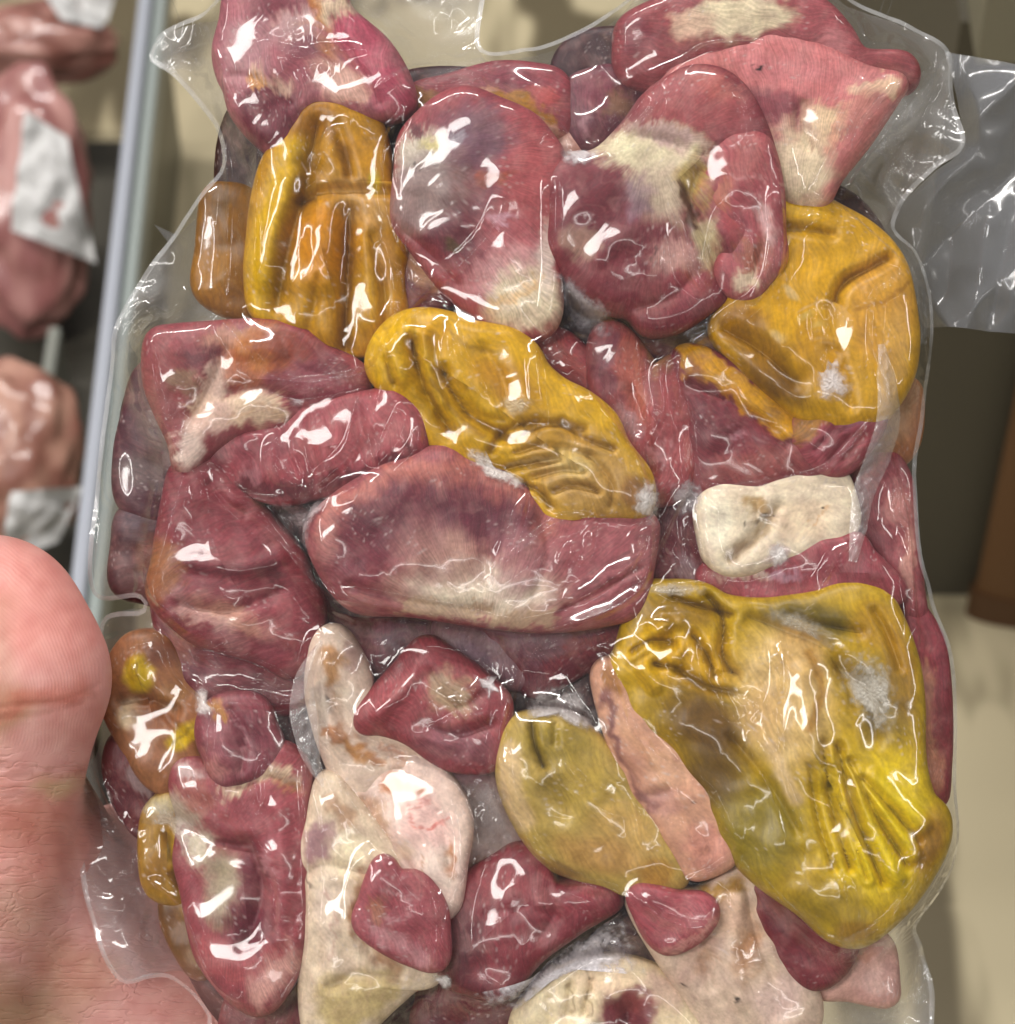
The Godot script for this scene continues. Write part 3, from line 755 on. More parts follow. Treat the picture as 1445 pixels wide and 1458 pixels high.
	piece("gizzard_lining", "yellow gizzard lining with wrinkled tan right half folded in the centre of the bag", "lining", "20 84 0.5 d 0.5 1", "530,519 540,485 566,458 602,449 644,456 671,467 727,477 756,498 772,526 800,550 834,567 868,596 886,635 917,676 922,706 914,729 879,729 832,733 796,746 772,728 752,698 713,664 658,653 621,632 601,603 579,571 546,547", "600,510 680,560 760,620 850,680", "d2a41a", "e 555 495 40 36 -40 deb018 0.9 0.6;e 690 510 70 50 20 d2a20e 0.9 0.6;e 720 545 50 26 30 c48e08 0.9 0.6;e 830 675 92 56 32 c2995a 1 0.5;e 780 620 60 30 30 b98c30 0.8 0.6;s 4 7c520e 1 0.7 588,490 597,530 612,570 640,612;s 4 7c520e 0.9 0.7 553,520 562,545;s 4 7c520e 1 0.7 633,535 662,585 692,606 724,625;s 4 80560f 0.9 0.7 700,640 722,612 762,602;s 5 8a6014 0.8 0.7 612,545 650,590 690,625;s 4 7a5418 0.9 0.7 720,668 745,662 790,655;s 3 d8bc90 0.9 0.6 722,664 760,655 795,652;s 4 785018 0.9 0.7 745,690 770,702 785,722;s 3.5 80581c 0.8 0.7 790,700 815,690 850,700;s 3.5 80581c 0.8 0.7 800,600 830,625 870,640;s 3.5 80581c 0.8 0.7 745,620 780,605 830,612;e 905 702 20 26 -30 94663c 0.9 0.5;e 815 660 30 20 20 d8bc84 0.7 0.7;e 620 480 20 24 0 c8920c 0.6 0.6;s 4 8a6414 0.7 0.7 640,470 660,490 700,500;g 15 -26 588,490 597,530 612,570 642,615;g 12 -16 552,515 563,548;g 15 -26 630,530 662,585 692,606 726,626;g 12 -18 700,642 722,612 765,602;g 11 -16 720,668 745,662 795,654;g 10 -14 745,690 770,702 785,725;g 9 -12 790,700 815,690 850,700;g 9 -13 800,600 830,625 872,640;g 9 -13 745,622 780,605 830,612;g 9 -12 735,645 780,635 840,650;g 9 -12 760,680 800,670 830,672;g 18 14 570,540 560,500 580,470;g 16 14 622,575 608,530 605,480;g 24 -14 690,500 715,540 722,580;g 9 -10 840,650 870,690 870,720;g 9 -9 660,560 680,590 720,600")
	piece("gizzard", "large oval mauve red gizzard in the centre with a cream streaked lower belly", "meat", "18 96 0.42 r 690 930", "447,770 452,742 478,715 534,679 588,657 616,645 640,645 660,660 714,680 750,707 778,738 814,745 879,731 916,738 929,748 922,798 908,862 866,880 782,890 692,883 588,867 519,864 490,848 465,813", "520,770 640,765 760,800 860,810", "a05a60", "s 20 b87268 0.95 0.6 470,752 530,700 590,672 660,676 720,700 770,745;s 32 6c2a3a 1 0.8 500,795 535,745 600,718 660,720 735,752;e 520 805 40 40 0 8c3e4a 0.8 0.6;e 630 752 110 30 0 6c2c3e 0.75 0.8;e 520 790 24 40 30 7a3644 0.7 0.7;e 680 838 100 38 4 ecdcc4 1 0.7;e 640 795 60 34 20 c09a8c 0.85 0.8;e 600 770 40 40 30 9c6a6c 0.6 0.8;s 10 cdb090 0.8 0.6 580,862 680,874 780,878;e 850 800 70 50 -20 9d5860 0.8 0.6;e 740 800 30 44 20 b8848a 0.7 0.7;s 10 8a3f48 0.7 0.6 800,870 860,860 900,840;s 6 a46a62 0.8 0.6 500,848 560,862;e 465 770 14 30 0 b07a78 0.6 0.6;s 4 6a2c34 0.6 0.6 780,860 850,830 910,800;s 4 6a2c34 0.6 0.6 790,872 850,850 905,825;s 4 c07a80 0.6 0.6 800,850 860,815 915,780;g 10 -8 800,868 850,845 910,810;g 18 -10 770,740 780,790 760,850;g 14 -12 500,835 600,858 700,870")
	piece("gizzard_lining", "pair of small bright yellow lining tips on a tan gizzard beside the thumb", "lining", "-14 58 0.5 d 0.3 1", "179,917 205,908 236,914 254,950 274,985 303,1017 286,1072 262,1100 240,1122 213,1110 188,1075 174,1050 155,1010 158,955", "200,960 230,1050", "a06a48", "e 200 960 20 26 10 d8b414 1 0.4;e 268 1045 34 13 -35 d4b218 1 0.45;e 185 1015 16 20 20 ead0b8 0.95 0.5;e 215 1015 30 22 20 8c5024 0.8 0.6;e 235 930 26 20 0 7c4430 0.8 0.6;e 225 1075 24 20 0 a87258 0.8 0.5;e 245 990 24 20 0 9a6a3a 0.8 0.6;s 3 6a4a10 0.8 0.5 196,945 205,975;s 3 7a6010 0.8 0.5 250,1055 280,1032;g 14 -16 175,1000 210,995 250,1010;g 12 -12 230,1010 260,1040 290,1060;g 14 12 195,940 205,975")
	piece("gizzard", "dark red sliver of gizzard next to the film flap by the palm", "meat", "-26 45 0.6 d 0.2 1", "156,1085 172,1050 205,1105 222,1160 214,1190 190,1175 165,1130", "185,1100 205,1160", "6a222c", "e 205 1110 20 14 30 b09a98 0.7 0.5")
	piece("gizzard", "violet red lobe of gizzard above the long curled one at the lower left", "meat", "12 58 0.5 d 0.4 1", "298,1010 333,996 368,1003 380,1033 392,1062 384,1090 345,1104 316,1112 300,1080 288,1045", "330,1035 345,1070", "8a4652", "p 10 75303f 0.8 340,1015 368,1012 380,1040 372,1070 345,1060;e 310 1060 18 34 10 a0606a 0.8 0.6;s 8 b8842c 0.8 0.6 306,1006 318,1020;e 300 1090 20 20 0 b8807a 0.7 0.6;s 3 c09aa0 0.6 0.6 335,1030 350,1050 352,1080;g 12 -10 330,1010 350,1045 345,1095")
	piece("gizzard", "long curled red gizzard at the lower left with a pale fan of tendon", "meat", "6 72 0.5 r 312 1215", "300,1095 345,1104 384,1092 398,1066 430,1098 429,1163 430,1246 426,1330 412,1388 376,1436 333,1419 292,1369 278,1330 266,1267 256,1225 262,1170 250,1120 262,1090", "340,1150 350,1260 360,1370", "9a4a53", "p 9 e6d0b0 1 318,1118 345,1104 385,1086 412,1095 425,1120 400,1112 370,1112 340,1122;p 7 cba868 0.8 392,1108 424,1118 425,1135 405,1125;e 400 1190 32 74 0 a8545e 0.8 0.6;p 12 d8ccb4 1 262,1185 285,1178 306,1195 300,1225 280,1235 262,1215;e 262 1150 26 20 20 d0c0aa 0.9 0.5;p 16 b4a488 0.95 296,1225 325,1215 345,1240 340,1290 318,1325 296,1290;e 352 1312 34 40 20 702a3a 0.9 0.6;e 362 1235 22 44 10 75303e 0.8 0.6;s 18 ad5a5e 0.8 0.6 300,1350 350,1385 400,1350;p 12 d4a49c 0.9 372,1380 410,1340 425,1350 412,1392 380,1432 360,1425;e 285 1130 26 24 30 a8665e 0.8 0.6;e 272 1098 16 12 0 d6beb8 0.9 0.5;s 4 4a2018 0.6 0.6 300,1200 330,1195 350,1200;e 385 1225 8 24 0 c08a90 0.7 0.7;g 14 -12 345,1116 390,1105 425,1125;g 24 -22 260,1165 300,1195 350,1205;g 22 -24 360,1200 374,1270 350,1345;g 16 10 400,1150 408,1250 400,1330")
	piece("gizzard_lining", "mustard strip of lining with a cream top in the lower left cluster", "lining", "-10 50 0.5 d 0.1 1", "213,1160 240,1135 262,1150 272,1190 276,1230 270,1268 255,1280 218,1268 208,1220", "238,1180 240,1245", "b08430", "e 235 1146 26 14 0 d2c2a4 0.9 0.5;s 3 6a4814 0.9 0.6 240,1190 246,1225 256,1260;e 250 1210 12 30 0 bd962c 0.7 0.6;e 225 1240 14 24 0 9a6c24 0.7 0.6;g 9 -14 238,1185 246,1225 257,1262")
	piece("gizzard", "amber brown scrap at the bottom of the lower left cluster beside the clear flap", "lining", "-24 40 0.6 d 0.2 1", "240,1268 270,1270 285,1330 300,1375 280,1385 255,1350 238,1310", "262,1300 275,1350", "7a5228", "e 260 1290 12 20 0 9a7028 0.7 0.6;e 280 1360 14 14 0 b09484 0.7 0.6")
	piece("gizzard", "angular red gizzard with an olive cream dent below the central gizzard", "meat", "6 66 0.5 d 0.7 1", "512,1026 524,1002 566,956 603,917 634,931 671,956 711,990 719,1010 714,1058 696,1090 634,1085 583,1050 542,1036 516,1036", "560,1010 620,985 660,1020", "98454d", "e 640 985 34 26 30 c0a488 1 0.5;e 640 1000 20 12 20 92785a 0.7 0.6;e 580 985 34 40 35 a45058 0.7 0.5;e 650 1060 60 26 5 8f5660 0.9 0.6;e 690 1010 26 30 0 8a3c44 0.8 0.5;s 5 c07a7c 0.6 0.6 530,1015 580,965 605,930;g 16 -18 600,1030 650,1045 700,1030;g 16 -14 612,960 650,1005 690,985;g 14 10 540,1015 590,960")
	piece("gizzard", "pale skin of fat with orange stains twisting down below the oval gizzard", "fat", "12 52 0.5 d 0.4 1", "458,906 480,901 500,926 517,962 524,1002 518,1028 546,1046 592,1056 620,1086 604,1112 560,1106 520,1132 500,1142 478,1096 460,1050 446,990 448,940", "475,940 490,1040 560,1080", "dfc8b4", "p 8 c08a48 0.8 466,925 480,920 492,940 486,965 470,975 464,950;s 8 b07038 0.8 0.6 470,1030 496,1058 530,1080;s 7 b5834a 0.7 0.7 500,1062 520,1078;s 6 a87c50 0.7 0.7 480,990 486,1010;e 466 993 4 5 0 2c1a14 1 0.4;e 500 1005 18 30 0 e6d4c2 0.8 0.6;e 575 1080 30 20 10 cfae98 0.7 0.6;s 4 c48a70 0.7 0.6 540,1060 580,1075 605,1095;e 456 1000 12 40 0 c2b4a6 0.7 0.6;e 505 935 12 14 0 b08a80 0.7 0.6;g 20 -16 482,985 505,1040 590,1075;g 14 10 470,930 462,990 480,1050")
	piece("gizzard", "pinkish white bulge of fat with fine red veins under the stained pale skin", "fat", "16 60 0.5 d 0.5 1", "500,1136 540,1112 575,1086 615,1094 650,1136 662,1178 654,1230 646,1286 626,1298 590,1250 548,1200", "560,1150 610,1190 630,1250", "e4cabc", "s 10 bc743c 0.9 0.6 548,1112 578,1116 606,1134;e 605 1172 40 34 30 ecc6bc 0.9 0.6;s 3.5 cc6258 0.9 0.6 580,1142 586,1165 612,1174;s 3 cc6258 0.8 0.6 610,1174 640,1162;s 2.5 cf7068 0.7 0.6 596,1150 620,1146;p 10 c09878 0.8 505,1140 530,1125 545,1160 560,1195 540,1190 515,1160;e 640 1214 8 22 0 b0703a 0.9 0.6;e 622 1230 18 30 0 dccabc 0.7 0.6;e 570 1215 14 20 30 d8c0a4 0.7 0.6;s 3 a06a3c 0.8 0.5 600,1225 606,1240;g 16 -14 520,1140 545,1180 585,1235;g 14 -8 600,1130 630,1170 640,1230")
	piece("gizzard", "white and yellowish fat of a gizzard at the bottom centre, under a red frosted wedge", "fat", "0 70 0.5 d 0.2 1", "463,1108 492,1130 528,1175 590,1250 632,1292 634,1342 618,1392 590,1400 560,1425 510,1470 460,1490 438,1450 436,1342 443,1267 430,1217 443,1175", "480,1180 500,1280 520,1400", "dfcab0", "p 8 a4787e 0.9 440,1180 465,1172 482,1190 470,1212 445,1218 434,1208;p 10 b89070 0.8 470,1125 492,1140 512,1165 495,1178 472,1160;e 505 1215 40 30 20 ecdcba 0.8 0.6;p 16 c0aa74 0.9 455,1400 510,1380 575,1385 560,1425 510,1465 460,1480;s 6 b09058 0.7 0.7 505,1250 500,1300 520,1340;s 10 a87850 0.8 0.7 520,1250 506,1300 530,1345 560,1372;e 470 1290 18 60 0 e4d0bc 0.8 0.6;s 3 3a2820 0.9 0.5 434,1240 440,1252 447,1262;s 3 c08a80 0.6 0.6 470,1260 480,1310 470,1360;g 14 -12 520,1270 512,1320 540,1370;g 16 -14 440,1240 470,1230 520,1240;g 18 10 470,1300 475,1380;g 14 -12 470,1400 510,1385 570,1390")
	piece("gizzard", "frosted red wedge of gizzard lying on the white fat at the bottom centre", "meat", "54 38 0.5 d 0.5 1", "546,1226 565,1250 597,1254 621,1284 628,1312 627,1372 584,1365 540,1342 512,1316 521,1284 532,1250", "560,1290 600,1320", "a0525c", "p 8 c48e96 0.8 515,1315 545,1318 580,1345 622,1362 620,1378 580,1366 540,1342;e 555 1275 20 26 0 95444e 0.7 0.6;s 5 c8a0a4 0.7 0.6 550,1262 580,1275 600,1270;s 4 cba4a8 0.6 0.6 540,1295 560,1310 590,1300;e 530 1290 14 20 0 b08060 0.6 0.6")
	piece("gizzard", "dark red gizzard with upright fibres at the bottom centre, frost along its lower right", "meat", "-2 80 0.5 d 0.15 1", "642,1295 664,1258 712,1228 735,1214 765,1219 790,1264 848,1258 880,1280 850,1302 820,1320 766,1360 716,1414 678,1410 628,1388 634,1340", "680,1340 740,1290 810,1285", "863540", "e 655 1350 26 50 15 5c202a 0.8 0.7;s 16 9a4a50 0.7 0.7 670,1270 720,1250 770,1260;e 820 1285 40 18 -20 9c4550 0.7 0.6;e 740 1330 40 40 0 8c3842 0.6 0.6;e 735 1300 14 8 -20 a87a80 0.5 0.7;s 12 6c2832 0.7 0.6 650,1390 700,1405;g 16 -12 780,1262 790,1295 770,1330;g 14 -8 690,1300 740,1290 790,1300")
	piece("gizzard_lining", "smooth olive tan oval of gizzard lining beside the salmon pink strip", "lining", "12 78 0.5 d 0.6 1", "720,1062 733,1031 775,1024 817,1033 857,1064 892,1106 924,1150 952,1193 974,1235 960,1264 906,1268 858,1255 820,1242 788,1229 757,1196 731,1150 718,1108", "770,1090 850,1160 910,1220", "bda05a", "s 16 d8b894 0.95 0.5 727,1070 728,1120 745,1165;e 790 1055 54 26 15 9c8430 0.9 0.6;e 830 1120 50 40 40 b89a44 0.7 0.6;e 890 1190 56 40 40 c8a266 0.9 0.6;e 850 1215 60 24 15 bd9058 0.8 0.6;s 4 5c4a18 0.9 0.7 757,1035 762,1060 772,1085;e 790 1110 20 34 0 8e7634 0.6 0.8;e 935 1240 26 20 0 b8883a 0.8 0.5;e 800 1235 30 10 20 8a6438 0.8 0.5;g 10 -18 757,1030 762,1060 774,1090;g 10 -10 790,1030 790,1055;g 20 -8 780,1120 800,1160")
	piece("gizzard", "salmon pink finger shaped strip between the tan oval and the big olive yellow lining", "fat", "14 66 0.45 d 0.5 1", "853,960 873,947 892,964 925,1036 947,1058 986,1076 1014,1112 1047,1178 1048,1196 1040,1222 1000,1243 981,1238 944,1176 895,1108 867,1027", "880,1000 940,1100 1005,1200", "d2a084", "e 868 968 16 20 0 9a6420 0.9 0.5;s 7 8a5a58 0.9 0.7 856,985 868,1030 895,1105 920,1145;e 905 1090 20 30 -30 b8846e 0.7 0.6;e 1010 1210 40 30 30 cf9280 0.9 0.5;e 950 1090 30 30 40 dcae90 0.8 0.6;s 5 a8705c 0.7 0.6 960,1075 1010,1120 1035,1180;e 940 1140 26 20 30 c8968a 0.8 0.6;e 992 1138 2.5 2.5 0 4a3020 0.8 0.4;g 12 -8 925,1130 950,1125;g 14 8 920,1060 970,1130 1000,1200")
	piece("gizzard_lining", "biggest lining, olive yellow and crumpled, at the lower right with a fan of bright folds", "lining", "12 96 0.45 d 0.45 1", "886,932 912,848 958,838 1003,842 1036,859 1090,863 1161,854 1194,842 1238,841 1267,860 1298,935 1307,1003 1308,1080 1320,1134 1343,1162 1338,1208 1297,1276 1252,1320 1220,1338 1184,1330 1143,1294 1080,1249 1044,1208 999,1126 957,1063 912,1027 885,990 870,953", "960,930 1080,980 1160,1080 1220,1200", "bd9a14", "e 955 925 76 60 0 d2a60a 0.95 0.6;e 960 870 60 22 5 8e6a08 0.8 0.6;e 1000 950 50 40 20 c8980c 0.7 0.6;s 5 5c3c08 0.8 0.7 900,925 925,912 955,915;s 5 5c3c08 0.9 0.7 985,905 1005,930 1018,962;s 6 5a3a08 0.9 0.7 935,945 962,952 1000,975 1040,985;s 5 6a4608 0.9 0.7 1010,850 1030,880 1028,930 1045,960;s 4 6a4608 0.9 0.7 960,850 1000,865 1040,875;e 1150 885 70 28 5 6e5c0c 0.95 0.6;s 4 4a3a08 0.8 0.7 1120,880 1160,890 1220,900;e 1250 890 40 34 20 b88c12 0.9 0.6;e 1280 960 22 60 -8 b0800f 0.9 0.6;e 1005 1030 70 44 30 6e4c08 0.95 0.7;e 1010 1110 50 50 50 604208 0.85 0.7;e 1115 990 66 96 -8 dab884 1 0.5;e 1135 935 36 44 0 d2ac78 0.9 0.6;e 1085 1010 34 40 20 cfa878 0.8 0.7;s 7 a87820 0.8 0.7 1150,930 1165,985 1150,1030;e 1080 1180 60 70 30 8c7a20 0.9 0.7;e 1250 1170 70 100 10 e4c60e 1 0.6;e 1190 1140 44 80 10 ceac0e 0.9 0.6;s 3.4 9a8010 0.55 0.8 1168,1060 1180,1140 1205,1230;s 3.4 9a8010 0.55 0.8 1190,1065 1212,1150 1250,1250;s 3.4 9a8010 0.55 0.8 1205,1085 1245,1160 1285,1225;s 3.4 9a8010 0.55 0.8 1225,1110 1265,1150 1300,1190;s 3.4 9a8010 0.55 0.8 1150,1090 1160,1160 1180,1230;e 1180 1290 60 34 20 a08418 0.9 0.6;e 1318 1195 22 46 15 9a6c1a 0.9 0.6;e 1215 1320 30 16 0 98701c 0.8 0.6;s 10 d8b8a0 0.6 0.7 1090,1060 1110,1100 1130,1130;e 1260 1000 40 60 0 7c6418 0.6 0.6;g 12 -20 898,926 925,912 958,916;g 12 -20 985,903 1005,930 1018,962;g 12 -18 933,945 962,952 1000,975 1042,986;g 14 10 930,890 965,885;g 14 10 915,950 930,975;g 14 -24 1008,850 1030,880 1028,930 1046,962;g 12 -16 958,850 1000,866 1042,876;g 14 14 945,890 900,930;g 16 12 960,925 955,945;g 22 -22 1070,880 1120,900 1180,930 1215,1000;g 10 -18 1168,1055 1180,1140 1206,1232;g 11 -20 1190,1060 1212,1150 1252,1252;g 11 -20 1205,1080 1245,1160 1287,1227;g 10 -16 1225,1105 1265,1150 1302,1192;g 9 -14 1150,1088 1160,1160 1182,1232;g 8 -12 1180,1090 1196,1150 1228,1245;g 12 10 1178,1070 1198,1150 1230,1245;g 14 12 1200,1080 1228,1155 1270,1245;g 14 12 1216,1100 1256,1156 1295,1210;g 14 10 1240,1100 1280,1140 1310,1170;g 26 -22 1195,950 1235,990 1245,1050;g 24 14 1140,960 1150,1040 1165,1100;g 14 -14 1040,1050 1090,1110 1130,1180;g 14 -12 1120,875 1160,888 1225,900;g 12 -12 1245,870 1262,900 1280,950")  # pale tan ellipses in the middle paint in wet glare
	piece("gizzard", "white gizzard with a red left shoulder and brown stains at the bottom right", "fat", "0 70 0.5 d 0.5 1", "902,1272 948,1270 1000,1276 1053,1230 1072,1250 1090,1300 1110,1340 1162,1434 1130,1490 1030,1490 982,1420 918,1320", "970,1310 1040,1350 1080,1430", "dcc2ac", "e 985 1330 30 20 30 d0a090 0.7 0.6;e 935 1285 26 14 0 cda08a 0.8 0.5;s 13 b48a38 1 0.5 955,1274 1000,1280 1050,1252;e 1062 1350 22 34 10 b07a4a 0.85 0.7;e 1040 1300 36 30 0 dcb89c 0.8 0.6;e 985 1375 24 30 40 d8b6a4 0.8 0.6;e 981 1399 5 4 0 3a1e14 1 0.4;e 1048 1418 4 7 10 2c1410 1 0.4;e 1060 1397 3.5 3 0 3a1e14 1 0.4;e 1110 1420 30 40 20 ddc0b4 0.8 0.6;e 995 1365 12 16 40 b08460 0.5 0.6;s 2.5 8a4a20 0.8 0.5 1010,1350 1018,1360;g 14 -14 930,1300 990,1330 1010,1400;g 14 -12 1060,1260 1075,1330 1100,1390;g 18 12 1050,1280 1040,1350 1050,1420")
	piece("gizzard", "red gizzard wedge on the left shoulder of the brown stained white one", "meat", "46 40 0.5 d 0.8 0.6", "903,1272 935,1274 968,1282 1004,1284 1014,1302 994,1330 955,1350 930,1335 912,1300", "935,1295 980,1305", "a24e58", "s 8 c89088 0.8 0.6 950,1348 990,1332 1012,1306;e 930 1290 18 14 0 8a3c46 0.8 0.6;e 975 1300 26 14 0 b0626a 0.7 0.6")
	piece("gizzard", "dark red gizzard corner under the lower tip of the big olive yellow lining", "meat", "-8 60 0.55 d 0.6 1", "1062,1238 1085,1258 1143,1298 1190,1334 1215,1342 1195,1382 1160,1400 1120,1375 1092,1325", "1110,1295 1160,1350", "84353f", "e 1170 1370 20 20 0 9a4a50 0.7 0.6;e 1110 1300 24 30 30 722c38 0.7 0.6")
	piece("gizzard", "pale pink gizzard end at the bottom right corner of the bag", "fat", "-30 50 0.55 d 0.4 1", "1195,1345 1230,1335 1262,1345 1270,1400 1266,1425 1210,1415 1165,1412 1170,1390", "1210,1380 1240,1380", "d2a498", "e 1220 1350 30 14 0 a86a48 0.8 0.6;e 1240 1395 24 20 0 dcb8ae 0.7 0.6")
	piece("gizzard", "ring of cream fat round a dark red hollow at the bottom edge", "fat", "-6 60 0.45 d 0.2 1", "735,1470 760,1420 800,1390 860,1372 922,1383 965,1412 1000,1470 990,1540 880,1560 770,1540", "860,1460", "e4d0ac", "e 893 1442 44 38 10 742e34 1 0.35;e 905 1425 26 16 10 944a46 0.7 0.6;e 780 1440 30 30 0 e8d8b4 0.7 0.6;e 860 1395 40 16 0 e4c8a8 0.7 0.6;s 3 8a7048 0.8 0.6 812,1410 808,1445;s 3 8a7048 0.8 0.6 840,1400 830,1440;e 840 1458 14 12 0 8a7c64 0.7 0.6;e 945 1410 30 20 40 d8b4a4 0.7 0.6;s 2.5 2c1a10 0.9 0.5 836,1390 836,1396;g 36 -40 893,1440 893,1452;g 10 -12 812,1400 808,1445;g 10 -12 842,1395 832,1440;g 10 -10 780,1420 785,1460")

func frosts() -> void:
	frost("grey white frost filling the gap below the cream patched gizzard's right side", "788,394 819,407 863,446 871,478 850,490 819,478 796,439", "b9b4b8", 0.75)
	frost("white frost between the golden folds and the large oval gizzard", "655,641 688,638 700,660 742,680 757,702 720,692 682,672", "cfc8c2", 0.9)
	frost("small pale frost patch in a dip of the central golden lining", "708,568 735,562 762,572 750,592 722,592", "bfae8e", 0.7)
	frost("white frost at the foot of the golden lining pouch on the right", "1158,545 1172,515 1190,503 1206,530 1216,560 1180,574 1160,566", "cbc2be", 0.85)
	frost("grey frost lying in the hollow of the biggest olive yellow lining", "1192,940 1212,928 1238,922 1268,950 1280,1000 1262,1060 1232,1034 1200,990", "aaa498", 0.9)
	frost("star shaped white frost splash below the central gizzard", "674,960 690,964 711,960 704,972 719,990 702,986 696,997 690,982 680,975", "d8d2d2", 0.95)
	frost("grey white frost above the smooth olive tan lining", "734,1022 746,988 784,972 825,980 856,1015 868,1044 838,1042 796,1020 760,1018", "b8b2b0", 0.9)
	frost("white frost band under the dark red gizzard at the bottom centre", "676,1408 716,1420 762,1380 802,1348 850,1322 890,1292 906,1328 924,1384 880,1374 820,1382 770,1408 724,1444 690,1436", "d0cacc", 0.95)
	frost("pale patch standing for light caught by the film pocket left of the large oval gizzard", "384,714 430,718 474,706 478,716 450,745 446,785 436,778 410,750", "b8a8a8", 0.7)  # pale crust added for film catching the light here
	frost("frost specks on the lower edge of the white fat block", "1090,782 1108,770 1122,782 1126,800 1104,812 1092,800", "d2ccc8", 0.8)
	frost("frost streak above the olive part of the biggest lining", "1080,866 1120,864 1180,895 1190,930 1150,905 1100,890", "a8a294", 0.5)
	frost("pale frost along the left side of the curled gizzard", "196,1170 215,1130 262,1150 290,1190 270,1215 240,1180 225,1175", "c2b8aa", 0.5)
	frost("thin frost between the olive yellow lining's top and the red gizzard above it", "905,838 960,826 1010,838 990,850 930,848", "b4aca0", 0.6)

func frosts_more() -> void:
	frost("white frost between the purple top gizzard and the big red violet one", "800,200 830,212 852,214 846,232 815,240 798,226", "d0cccc", 0.7)
	frost("frost rim left of the dark red gizzard at the bottom centre", "622,1378 642,1390 640,1410 622,1406 612,1392", "d6d2d0", 0.9)
	frost("frost between the yellow tipped cluster and the violet red lobe", "268,985 290,978 300,1000 312,1012 296,1022 276,1012", "cfc8c4", 0.8)
	frost("frost along the gap beneath the pinkish red upright gizzard", "950,690 985,680 1000,700 996,730 970,740 955,715", "c8c0c2", 0.7)
	frost("frost at the right end of the central golden lining", "905,690 935,680 945,720 930,748 905,740 898,715", "d4ceca", 0.85)
	frost("frost film over the grey piece beside the tan lining", "660,1090 710,1100 725,1150 735,1200 700,1215 672,1180 655,1130", "b8aeac", 0.4)

func bag() -> void:
	var o := thing("vacuum_bag", "clear vacuum bag, film shrunk tight and wrinkled over the packed gizzards", "vacuum bag", Transform3D(B, C))
	F = drape(soft, 0.14, 240)
	for y in NY:
		for x in NX:
			var at := y * NX + x
			var px := GX + x * G
			var py := GY + y * G
			var loose := clampf((F[at] - soft[at] - 12.0) / 30.0, 0.06, 1.0)
			var wrinkle := 1.0 - absf(n1.get_noise_2d(px * 1.1 + 700.0, py * 1.1)) * 4.0
			var rim := 1.0 - smoothstep(MARGIN + 2.0, MARGIN + 26.0, F[at])
			F[at] += rim * (n1.get_noise_2d(px * 0.55 + 31.0, py * 0.55) * 34.0 + absf(n1.get_noise_2d(px * 0.6 + 431.0, py * 0.6)) * 20.0)
			F[at] += 6.0 + loose * (n1.get_noise_2d(px * 0.9 + 50.0, py * 0.9) * 3.0 + maxf(0.0, wrinkle) * 5.0)
	for row in CREASES.split("\n", false):
		var w := row.strip_edges().split(" ", false)
		if w.size() > 3: crease(float(w[0]) * 1.1, float(w[1]) * 1.9, " ".join(w.slice(2)))
	var edge := curve(around("212,78 240,45 320,12 345,-40 520,-80 684,-80 684,70 750,74 790,62 850,35 890,10 960,-60 1120,-60 1208,4 1290,38 1350,75 1353,130 1367,210 1332,240 1292,280 1264,332 1296,362 1315,410 1319,470 1311,540 1306,600 1298,650 1296,700 1302,790 1314,830 1322,862 1346,930 1352,1020 1348,1150 1342,1230 1302,1290 1294,1312 1312,1350 1330,1420 1318,1500 1300,1550 340,1550 300,1440 255,1392 216,1390 165,1390 122,1262 104,1116 128,1086 140,1030 142,960 150,880 212,866 208,848 132,842 140,700 158,540 165,476 200,400 262,318 298,272 322,240 316,198 298,168 250,112 222,92"), true, 9.0)
	for i in edge.size(): edge[i] = spread(edge[i], MARGIN)
	put("front_film", sheet(edge, F, 1), M.film, o)
	var low := PackedFloat32Array()
	low.resize(NX * NY)
	for i in NX * NY: low[i] = 135.0 if H[i] > MARGIN + 6.0 else -MARGIN + 3.0
	low = drape(low, 0.0, 40)
	for y in NY:
		for x in NX:
			var rim := 1.0 - smoothstep(-MARGIN + 5.0, -MARGIN + 30.0, low[y * NX + x])
			low[y * NX + x] = -low[y * NX + x] + rim * (n1.get_noise_2d((GX + x * G) * 0.55 + 31.0, (GY + y * G) * 0.55) * 34.0) + n2.get_noise_2d(GX + x * G + 900.0, GY + y * G) * 2.0
	put("back_film", sheet(edge, low, 3), M.back, o)
	var strip := PackedVector3Array()
	for inner in [1.0, 0.0]:
		for i in edge.size():
			var d := (edge[(i + 1) % edge.size()] - edge[(i - 1 + edge.size()) % edge.size()]).normalized()
			var p: Vector2 = edge[i] - Vector2(d.y, -d.x) * (7.0 * inner - 0.6)
			strip.append(Vector3(p.x - MX, MY - p.y, film_at(p) + 1.5 + inner) * U)
	put("seal_edge", grid_mesh(strip, edge.size(), 2, true), film_mat(0.24, 0.1), o)
	for row in PLEATS.split("\n", false):
		var w := row.strip_edges().split("|", false)
		if w.size() == 3: pleat(o, w[2], w[1], float(w[0]))

const PLEATS := """
7|10 26 34 36 32 26 12|1254,490 1262,545 1264,600 1250,650 1230,700 1222,750 1214,800
12|5 26 40 30 4|458,912 434,965 432,1020 444,1080 460,1120
"""

